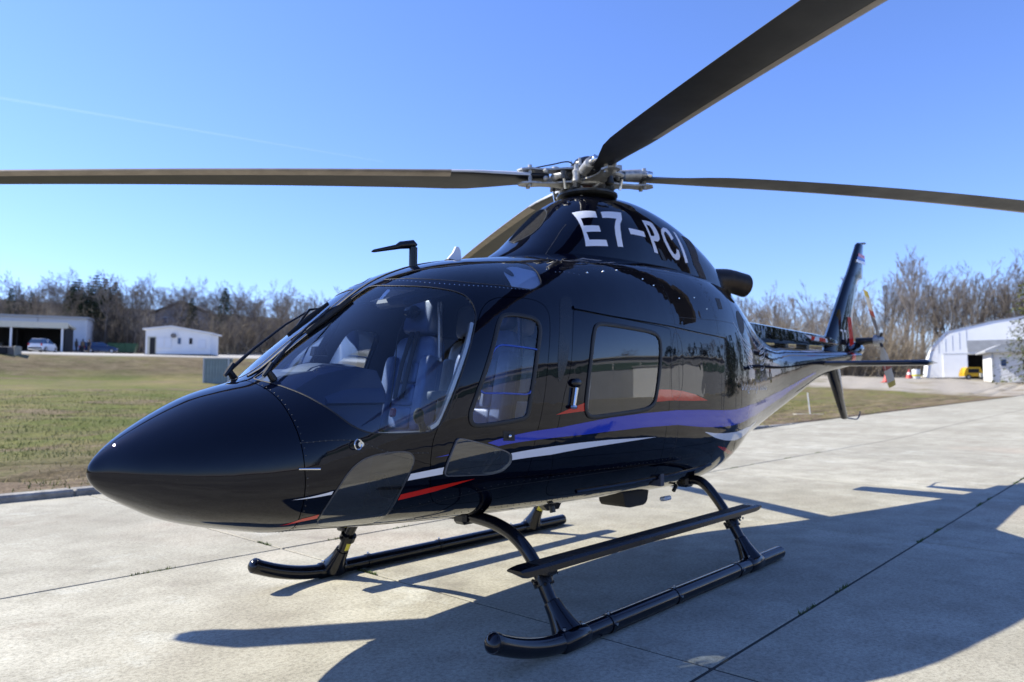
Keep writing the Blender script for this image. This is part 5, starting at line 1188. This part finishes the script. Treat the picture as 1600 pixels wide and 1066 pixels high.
# white single-storey building
B_ = site('white_building', 226, 88, .12); tag(B_, 'small white flat-gabled building at the edge of the paved lot', 'building')
w = 7.6; MB().prism([(0, 0), (w, 0), (w, 2.6), (3.0, 3.4), (0, 3.1)], 3.4, Matrix(((1, 0, 0), (0, 0, 1), (0, 1, 0))), (0, 1.7, 0)).build('wall', WALLW, B_, 0)
for a, b in (((-.3, 3.05), (3.0, 3.42)), ((3.0, 3.42), (w + .35, 2.56))):
    MB().prism([a, b, (b[0], b[1] + .16), (a[0], a[1] + .16)], 4.0, Matrix(((1, 0, 0), (0, 0, 1), (0, 1, 0))), (0, 1.7, 0)).build('roof', WALLW if a[0] > 0 else FRM, B_, 0)
part('plinth', CONB, B_, [((w / 2, 1.7, .04), (w + .12, 3.52, .12))])
for x, z, a, b, mt in ((3.95, 1.7, .36, .72, WIN), (5.3, 1.7, .36, .72, DARK), (1.75, 1.45, .8, 1.2, FRM), (2.65, 1.45, .7, 1.2, FRM), (6.6, 1.35, .85, 1.0, FRM)):
    f = part('window', FRM, B_, [((x, -.02, z), (a + .14, .06, b + .14))]); part('pane' if mt is not FRM else 'shutter', mt if mt is not FRM else METP, f, [((x, -.06, z), (a, .04, b))])
part('doorway', CREAM, B_, [((.75, -.02, 1.15), (1.0, .08, 2.2))]); part('door', DARK, B_, [((.85, -.07, 1.1), (.62, .06, 2.0))]); MB().cyl((3.3, -.05, 2.35), (3.3, -.35, 2.35), .28, 14).build('wall_fan', CONB, B_)
# far house in the trees
H_ = site('far_house', 238, 138, .1); tag(H_, 'brown-roofed two-storey house half hidden by bare trees', 'house')
part('wall', pbr('house_wall', (.33, .29, .27), .9, vary=.1), H_, [((5, 4, 2.8), (9.6, 8, 6.6))])
MB().prism([(-.6, 5.9), (5, 8.2), (10.6, 5.9), (10.6, 6.15), (5, 8.5), (-.6, 6.15)], 9, Matrix(((1, 0, 0), (0, 0, 1), (0, 1, 0))), (0, 4, 0)).build('roof', pbr('house_roof', (.10, .075, .065), .8), H_, 0)
MB().prism([(.2, 5.9), (9.8, 5.9), (5, 8.1)], 7.9, Matrix(((1, 0, 0), (0, 0, 1), (0, 1, 0))), (0, 4, 0)).build('gable', MAT['house_wall'], H_, 0)
for x in (2, 5, 8):
    for z in (2.2, 4.6): f = part('window', FRM, H_, [((x, -.02, z), (1.1, .06, 1.3))]); part('pane', WIN, f, [((x, -.06, z), (.9, .04, 1.1))])
# corrugated box beside the field
C_ = site('corrugated_box', 318, 58, .1); tag(C_, 'grey-green corrugated metal box standing in the grass field', 'container')
part('frame', GRYG, C_, [((1.0, .5, 1.0), (1.9, .9, 2.0))]); part('roof', STEEL, C_, [((1.0, .5, 2.04), (2.06, 1.1, .08))])
for k in range(9): part('wall_rib', GRYG, C_, [((.15 + .22 * k, .02, 1.0), (.10, .08, 1.98))], 0)
part('side_sheet', GRN, C_, [((1.98, .5, 1.0), (.06, .86, 1.96))]); part('corner_post', STEEL, C_, [((.03, .0, 1.0), (.1, .12, 2.0))]); part('corner_post', STEEL, C_, [((1.95, .0, 1.0), (.1, .12, 2.0))])
# culvert block at the left edge
K_ = site('culvert_block', 8, 62, .2, None); tag(K_, 'low dark concrete culvert block at the left edge of the field', 'culvert')
K_.location.z = float(ground_z(K_.location.x, K_.location.y)) + .25
part('block', CONB, K_, [((-.9, .6, .0), (3.0, 1.0, .8))], 0, .08); part('mouth', DARK, K_, [((-1.1, -.12, .05), (2.4, .3, .55))]); part('edge', CON, K_, [((.7, .5, .0), (.2, 1.1, .9))], 0, .05)
# green skip and tarpaulin heap
G_ = site('green_skip', 170, 104, .3); tag(G_, 'dark green open skip parked beside the white building', 'skip')
MB().prism([(0, .2), (3.2, .2), (3.5, 1.5), (-.3, 1.5)], 1.6, Matrix(((1, 0, 0), (0, 0, 1), (0, 1, 0))), (0, .8, 0)).build('body', pbr('skip_green', (.02, .075, .03), .5, vary=.2), G_, 0)
for k in range(4): part('rib', MAT['skip_green'], G_, [((.3 + .85 * k, -.04, .85), (.08, .08, 1.2))])
part('foot', DARK, G_, [((1.6, .8, .1), (2.6, 1.2, .2))])

# ---------------------------------------------------------------- vehicles
def car(name, px, d, yaw, body_m, label, h=1.5):
    c = site(name, px, d, yaw); tag(c, label, 'car', 'cars parked on the lot')
    sec = [(-2.05, .35, .80, .60), (-1.95, .28, .95, .78), (-1.2, .22, .98, .84), (-.9, .22, 1.0, .85), (.9, .22, .98, .85), (1.5, .24, .90, .84), (1.95, .3, .72, .72), (2.05, .38, .62, .55)]
    m = MB(); m.rings([[(x, -w, zb), (x, -w, zt - .12), (x, -w * .9, zt), (x, w * .9, zt), (x, w, zt - .12), (x, w, zb), (x, w * .8, zb - .04), (x, -w * .8, zb - .04)] for x, zb, zt, w in sec]); m.build('body', body_m, c, 40)
    m = MB(); m.rings([[(a, -.76, .95), (b, -.60, h - .05), (b2, .60, h - .05), (a2, .76, .95)] for a, b, a2, b2 in ((-1.95, -1.55, -1.95, -1.55), (-1.6, -1.25, -1.6, -1.25), (.55, .15, .55, .15), (1.15, .25, 1.15, .25))], close=True); m.build('cabin_glass', WIN, c, 30)
    part('roof', body_m, c, [((-.65, 0, h - .04), (1.75, 1.18, .07))], 0, .03)
    for s in (1, -1):
        for x in (-1.25, 1.3):
            w = MB().cyl((x, .70 * s, .31), (x, .88 * s, .31), .31, 18).build('wheel', RUB, c); MB().cyl((x, .86 * s, .31), (x, .895 * s, .31), .19, 12).build('rim', STEEL, w)
        part('pillar', body_m, c, [((-.55, .69 * s, 1.2), (.10, .05, .5))]); part('tail_lamp', RED, c, [((-2.0, .66 * s, .82), (.1, .16, .26))], 0, .02); part('head_lamp', FRM, c, [((1.98, .6 * s, .6), (.1, .24, .12))], 0, .02)
        part('mirror', body_m, c, [((.75, .92 * s, 1.0), (.1, .16, .12))], 0, .03)
    part('rear_screen', WIN, c, [((-1.83, 0, 1.15), (.06, 1.15, .34))]); part('bumper', DARK, c, [((-2.04, 0, .42), (.12, 1.4, .16))], 0, .03); part('number_plate', FRM, c, [((-2.10, 0, .62), (.02, .5, .11))])
    return c
car('parked_car', 66, 85, 1.75, pbr('car_white', (.72, .73, .75), .2, coat=.5), 'white hatchback parked in front of the open-fronted shed', 1.55)
car('parked_car', 158, 101, .4, pbr('car_navy', (.02, .035, .09), .15, coat=.6), 'dark blue car parked between the warehouse and the green skip')
car('parked_car', 149, 104, .4, pbr('car_black', (.015, .018, .03), .15, coat=.6), 'black car parked half behind the dark blue one')
# ---------------------------------------------------------------- people on the lot
def person(px, d, yaw, top, leg, label):
    x, y = survey(T_(px), d); z = float(ground_z(x, y))
    J = {'pel': (0, 0, .95), 'spi': (0, 0, 1.2), 'che': (0, 0, 1.40), 'nek': (0, 0, 1.52), 'hd0': (0.01, 0, 1.60), 'hd1': (.015, 0, 1.70), 'hd2': (.0, 0, 1.78)}
    Rr = {'pel': .15, 'spi': .14, 'che': .16, 'nek': .06, 'hd0': .08, 'hd1': .1, 'hd2': .06}; E = [('pel', 'spi'), ('spi', 'che'), ('che', 'nek'), ('nek', 'hd0'), ('hd0', 'hd1'), ('hd1', 'hd2')]
    for s, q in ((1, 'l'), (-1, 'r')):
        for k, p, r in (('sh', (0, .19 * s, 1.43), .065), ('el', (-.03, .25 * s, 1.15), .05), ('wr', (.07, .24 * s, .92), .035), ('ha', (.1, .235 * s, .84), .04), ('hi', (0, .1 * s, .88), .095), ('kn', (.03 + .04 * s, .11 * s, .5), .065), ('an', (-.02 + .07 * s, .11 * s, .09), .045), ('to', (.13 + .07 * s, .12 * s, .04), .04)): J[k + q] = p; Rr[k + q] = r
        E += [('che', 'sh' + q), ('sh' + q, 'el' + q), ('el' + q, 'wr' + q), ('wr' + q, 'ha' + q), ('pel', 'hi' + q), ('hi' + q, 'kn' + q), ('kn' + q, 'an' + q), ('an' + q, 'to' + q)]
    kk = list(J); me = bpy.data.meshes.new('person'); me.from_pydata([J[k] for k in kk], [(kk.index(a), kk.index(b)) for a, b in E], [])
    o = link('person', me, leg); sk = o.modifiers.new('skin', 'SKIN'); 
    for i, k in enumerate(kk): me.skin_vertices[0].data[i].radius = (Rr[k], Rr[k]); me.skin_vertices[0].data[i].use_root = (k == 'pel')
    o.modifiers.new('sub', 'SUBSURF').levels = 1
    o.location = (x, y, z); o.rotation_euler.z = RZ + yaw; tag(o, label, 'person', 'people standing on the lot')
    j = MB().tube([(0, 0, .86), (0, 0, 1.0), (0, 0, 1.2), (0, 0, 1.42), (0, 0, 1.5)], [.185, .18, .175, .20, .09], 14, flat=1.1).build('jacket', top, o)
    MB().sphere((-.02, 0, 1.74), .108, 12, (1, .92, .8)).build('hair', DARK, o)
    return o
TAN = pbr('tan_cloth', (.25, .17, .10), .9); BRN = pbr('brown_cloth', (.10, .075, .055), .9); DKC = pbr('dark_cloth', (.03, .03, .035), .9); SKN = pbr('skin', (.45, .27, .19), .6)
person(118, 96, 1.2, BRN, DKC, 'person in a brown jacket standing nearest the open-fronted shed')
person(128, 96, -1.4, TAN, DKC, 'person in a tan jacket in the middle of the three on the lot')
person(138, 96, -1.8, DKC, TAN, 'person in dark jacket and tan trousers beside the dark cars')

# ---------------------------------------------------------------- right side: hangar, white building, small things
A_ = site('arched_hangar', 1447, 122, -.50); tag(A_, 'large pale blue-white arched hangar with a dark doorway', 'hangar')
prof = [(0, 0), (.5, 3.6), (1.0, 5.3), (3.0, 7.6), (10, 9.2), (20, 10.6), (30, 9.2), (37, 7.6), (39, 5.3), (39.5, 3.6), (40, 0)]
HANG = pbr('hangar_sheet', (.86, .87, .88), .55, vary=.05, vscale=.25)
hole = [(6.0, 0), (9.8, 0), (9.8, 3.75), (6.0, 3.75)]
fr_ = MB(); Mx = Matrix(((1, 0, 0), (0, 0, 1), (0, 1, 0)))
fr_.prism([(0, 0), (6, 0), (6, 3.75), (6, 8.3), (3, 7.6), (1, 5.3), (.5, 3.6)], .3, Mx, (0, 0, 0)); fr_.prism([(6, 3.75), (9.8, 3.75), (9.8, 9.15), (6, 8.3)], .3, Mx, (0, .0, 0)); fr_.prism([(9.8, 0), (40, 0), (39.5, 3.6), (39, 5.3), (37, 7.6), (30, 9.2), (20, 10.6), (9.8, 9.15)], .3, Mx, (0, 0, 0)); 
bm = bmesh.new(); me = bpy.data.meshes.new('front_wall'); me.from_pydata(fr_.v, [], fr_.f); link('front_wall', me, HANG, A_)
m = MB(); m.rings([[(x, y, z) for x, z in prof] for y in (.2, 42)], close=False, cap=False); m.build('arched_roof', HANG, A_, 30)
m = MB(); m.rings([[(x - (.12 if x < 20 else -.12), y, z + .12) for x, z in prof] for y in (-.3, .0)], close=False, cap=False); m.build('roof_edge', FRM, A_, 30)
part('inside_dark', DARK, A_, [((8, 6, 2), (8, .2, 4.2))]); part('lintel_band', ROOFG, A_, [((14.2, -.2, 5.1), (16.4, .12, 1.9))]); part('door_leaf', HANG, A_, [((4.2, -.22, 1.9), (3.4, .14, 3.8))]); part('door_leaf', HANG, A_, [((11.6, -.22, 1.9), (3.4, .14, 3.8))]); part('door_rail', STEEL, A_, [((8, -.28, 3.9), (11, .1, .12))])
for k in range(1, 13): part('sheet_joint', METW, A_, [((10.5 + 2.2 * k, -.17, 4.2), (.06, .04, 8.0))]) if k > 5 else part('sheet_joint', METW, A_, [((.9 + 1.0 * k, -.17, 4.7 + .35 * k), (.05, .04, 1.6 + .3 * k))])
N_ = site('small_annexe', 1549, 98, -.42); tag(N_, 'low white annexe with grey eaves in front of the arched hangar', 'building')
part('wall', WALLW, N_, [((4, 3, 2.0), (8, 6, 4.0))]); part('eaves', ROOFG, N_, [((4, 2.8, 4.1), (9.6, 7.4, .22))]); MB().prism([(-.8, 4.2), (1.2, 5.1), (9, 5.1), (9, 4.2)], 6.6, Mx, (0, 2.9, 0)).build('roof', ROOFG, N_, 0); part('drain_pipe', STEEL, N_, [((.15, -.1, 2), (.14, .14, 4))])
for x, z, a, b in ((1.4, 2.6, .6, .9), (4.2, 2.3, 1.3, 1.5), (6.5, 2.3, 1.3, 1.5)): f = part('window', FRM, N_, [((x, -.02, z), (a + .2, .08, b + .2))]); part('pane', WIN, f, [((x, -.07, z), (a, .04, b))])
Y_ = site('yellow_tractor', 1506, 108, -.1); tag(Y_, 'low yellow ground tractor parked before the hangar doorway', 'tractor')
YP = pbr('tractor_yellow', (.72, .42, .015), .4)
MB().prism([(0, .5), (3.2, .5), (3.5, .8), (3.3, 1.1), (2.6, 1.2), (2.3, 1.85), (.5, 1.85), (.25, 1.6), (0, .9)], 1.6, Mx, (0, .8, 0)).build('body', YP, Y_, 0); part('cab_opening', DARK, Y_, [((1.35, -.03, 1.3), (1.5, .08, .6))]); part('side_box', CREAM, Y_, [((2.4, -.25, .65), (.7, .4, .6))])
for x in (.6, 2.7):
    w = MB().cyl((x, -.06, .38), (x, .2, .38), .38, 16).build('wheel', RUB, Y_); MB().cyl((x, -.09, .38), (x, -.05, .38), .2, 10).build('rim', STEEL, w)
R_ = site('red_cone', 1384, 90); tag(R_, 'red marker cone standing on the grass below the tail rotor', 'cone')
MB().lathe([(.42, .06), (.40, .1), (.08, 1.15), (.05, 1.18)], 16).build('cone', pbr('cone_red', (.45, .04, .03), .5), R_); part('base', MAT['cone_red'], R_, [((0, 0, .04), (1, 1, .08))], 0, .02)
D_ = site('white_drum', 1431, 100); tag(D_, 'white drum with a yellow band beside the hangar corner', 'drum')
MB().lathe([(.5, 0), (.52, .05), (.52, .6), (.54, .62), (.52, .64), (.52, 1.25), (.5, 1.3), (0, 1.3)], 18).build('body', FRM, D_); MB().lathe([(.53, .35), (.535, .36), (.535, .6), (.53, .61)], 18).build('band', YEL, D_)
Q_ = site('striped_cone', 1420, 99); tag(Q_, 'red and white striped cone next to the white drum', 'cone')
MB().lathe([(.5, .05), (.3, .55), (.28, .56)], 14).build('lower_cone', MAT['cone_red'], Q_); MB().lathe([(.29, .56), (.2, .85), (.19, .86)], 14).build('white_band', FRM, Q_); MB().lathe([(.19, .86), (.06, 1.3), (.0, 1.32)], 14).build('tip', MAT['cone_red'], Q_)
I_ = site('white_stake', 1264, 34); tag(I_, 'thin white stake leaning in the grass under the tail boom', 'stake')
MB().tube([(0, 0, -.05), (-.1, 0, 1.05)], .025, 8).build('rod', FRM, I_); part('foot', CON, I_, [((-.1, 0, .03), (1.3, .5, .08))], 0, .03)

# ---------------------------------------------------------------- behind the camera: what the black paint mirrors
Z_ = empty('long_hangar', (-6, 34, -.02), 0); tag(Z_, 'long grey hangar across the apron, mirrored in the cabin door', 'hangar')
ZW = pbr('hangar_wall', (.30, .31, .33), .7, vary=.1, vscale=.4)
for k in range(16): part('wall_panel', ZW, Z_, [((14 - 6 * k, .1, 2.1), (5.95, .2, 4.2))])
for k in range(16): f = part('window', GRN, Z_, [((14 - 6 * k, .05, 5.0), (5.92, .1, 1.4))]); [part('glazing_bar', FRM, f, [((14 - 6 * k + q, -.02, 5.0), (.12, .06, 1.4))]) for q in (-2.75,)]
part('upper_wall', ZW, Z_, [((-31, .3, 5.6), (96, .3, 2.8))]); part('roof', ROOFG, Z_, [((-31, 8, 7.1), (97, 17, .3))])
BT = 'tree beyond the long grey hangar across the apron'; 
for k in range(16): plant('conifer' if k % 3 == 0 else 'bare', 0, 0, rt.uniform(11, 15), 'spruce ' + BT if k % 3 == 0 else 'leafless ' + BT, 'trees beyond the long hangar', xy=(18 - 9 * k + rt.uniform(-3, 3), rt.uniform(56, 62)))
for x, y, h in ((-44, 14, 9), (-49, 17, 11), (-54, 15, 10), (-60, 19, 12)): plant('conifer', 0, 0, h, 'spruce standing at the far end of the apron', 'spruces at the apron end', xy=(x, y))
for k in range(14): plant('conifer' if k % 2 else 'bare', 0, 0, rt.uniform(14, 20), ('spruce' if k % 2 else 'leafless tree') + ' in the row closing the far end of the apron', 'trees closing the apron end', xy=(-98 + rt.uniform(-5, 5), 6 + 4.2 * k))
V_ = empty('white_hall', (-58, 31, .3), -.5); tag(V_, 'white flat-roofed hall at the end of the apron, mirrored in the tail cone', 'building')
part('wall', WALLW, V_, [((0, 4, 2.2), (16, 8, 4.4))]); part('roof', ROOFG, V_, [((0, 4, 4.5), (16.6, 8.6, .25))])
for k in range(5): f = part('window', FRM, V_, [((-6 + 3 * k, -.03, 2.4), (1.6, .1, 1.3))]); part('pane', WIN, f, [((-6 + 3 * k, -.1, 2.4), (1.4, .06, 1.1))])
# contrail high in the sky
m, n, l, b = nt('vapour'); n.remove(b); tr_ = n.new('ShaderNodeBsdfTransparent'); df = n.new('ShaderNodeBsdfDiffuse'); df.inputs[0].default_value = (.9, .9, .9, 1); tl = n.new('ShaderNodeBsdfTranslucent'); tl.inputs[0].default_value = (.9, .9, .9, 1); ad = n.new('ShaderNodeAddShader'); l.new(df.outputs[0], ad.inputs[0]); l.new(tl.outputs[0], ad.inputs[1])
mx = n.new('ShaderNodeMixShader'); mx.inputs[0].default_value = .022; l.new(tr_.outputs[0], mx.inputs[1]); l.new(ad.outputs[0], mx.inputs[2]); l.new(mx.outputs[0], n['Material Output'].inputs[0])
a = Vector((-678, -3922, 1329)); c_ = Vector((-2441, -3168, 1266))
o = MB().tube([a.lerp(c_, k / 12) for k in range(13)], [7 - .45 * k for k in range(13)], 8).build('contrail', m, None, 60); tag(o, 'thin white contrail crossing the blue sky at upper left', 'contrail')
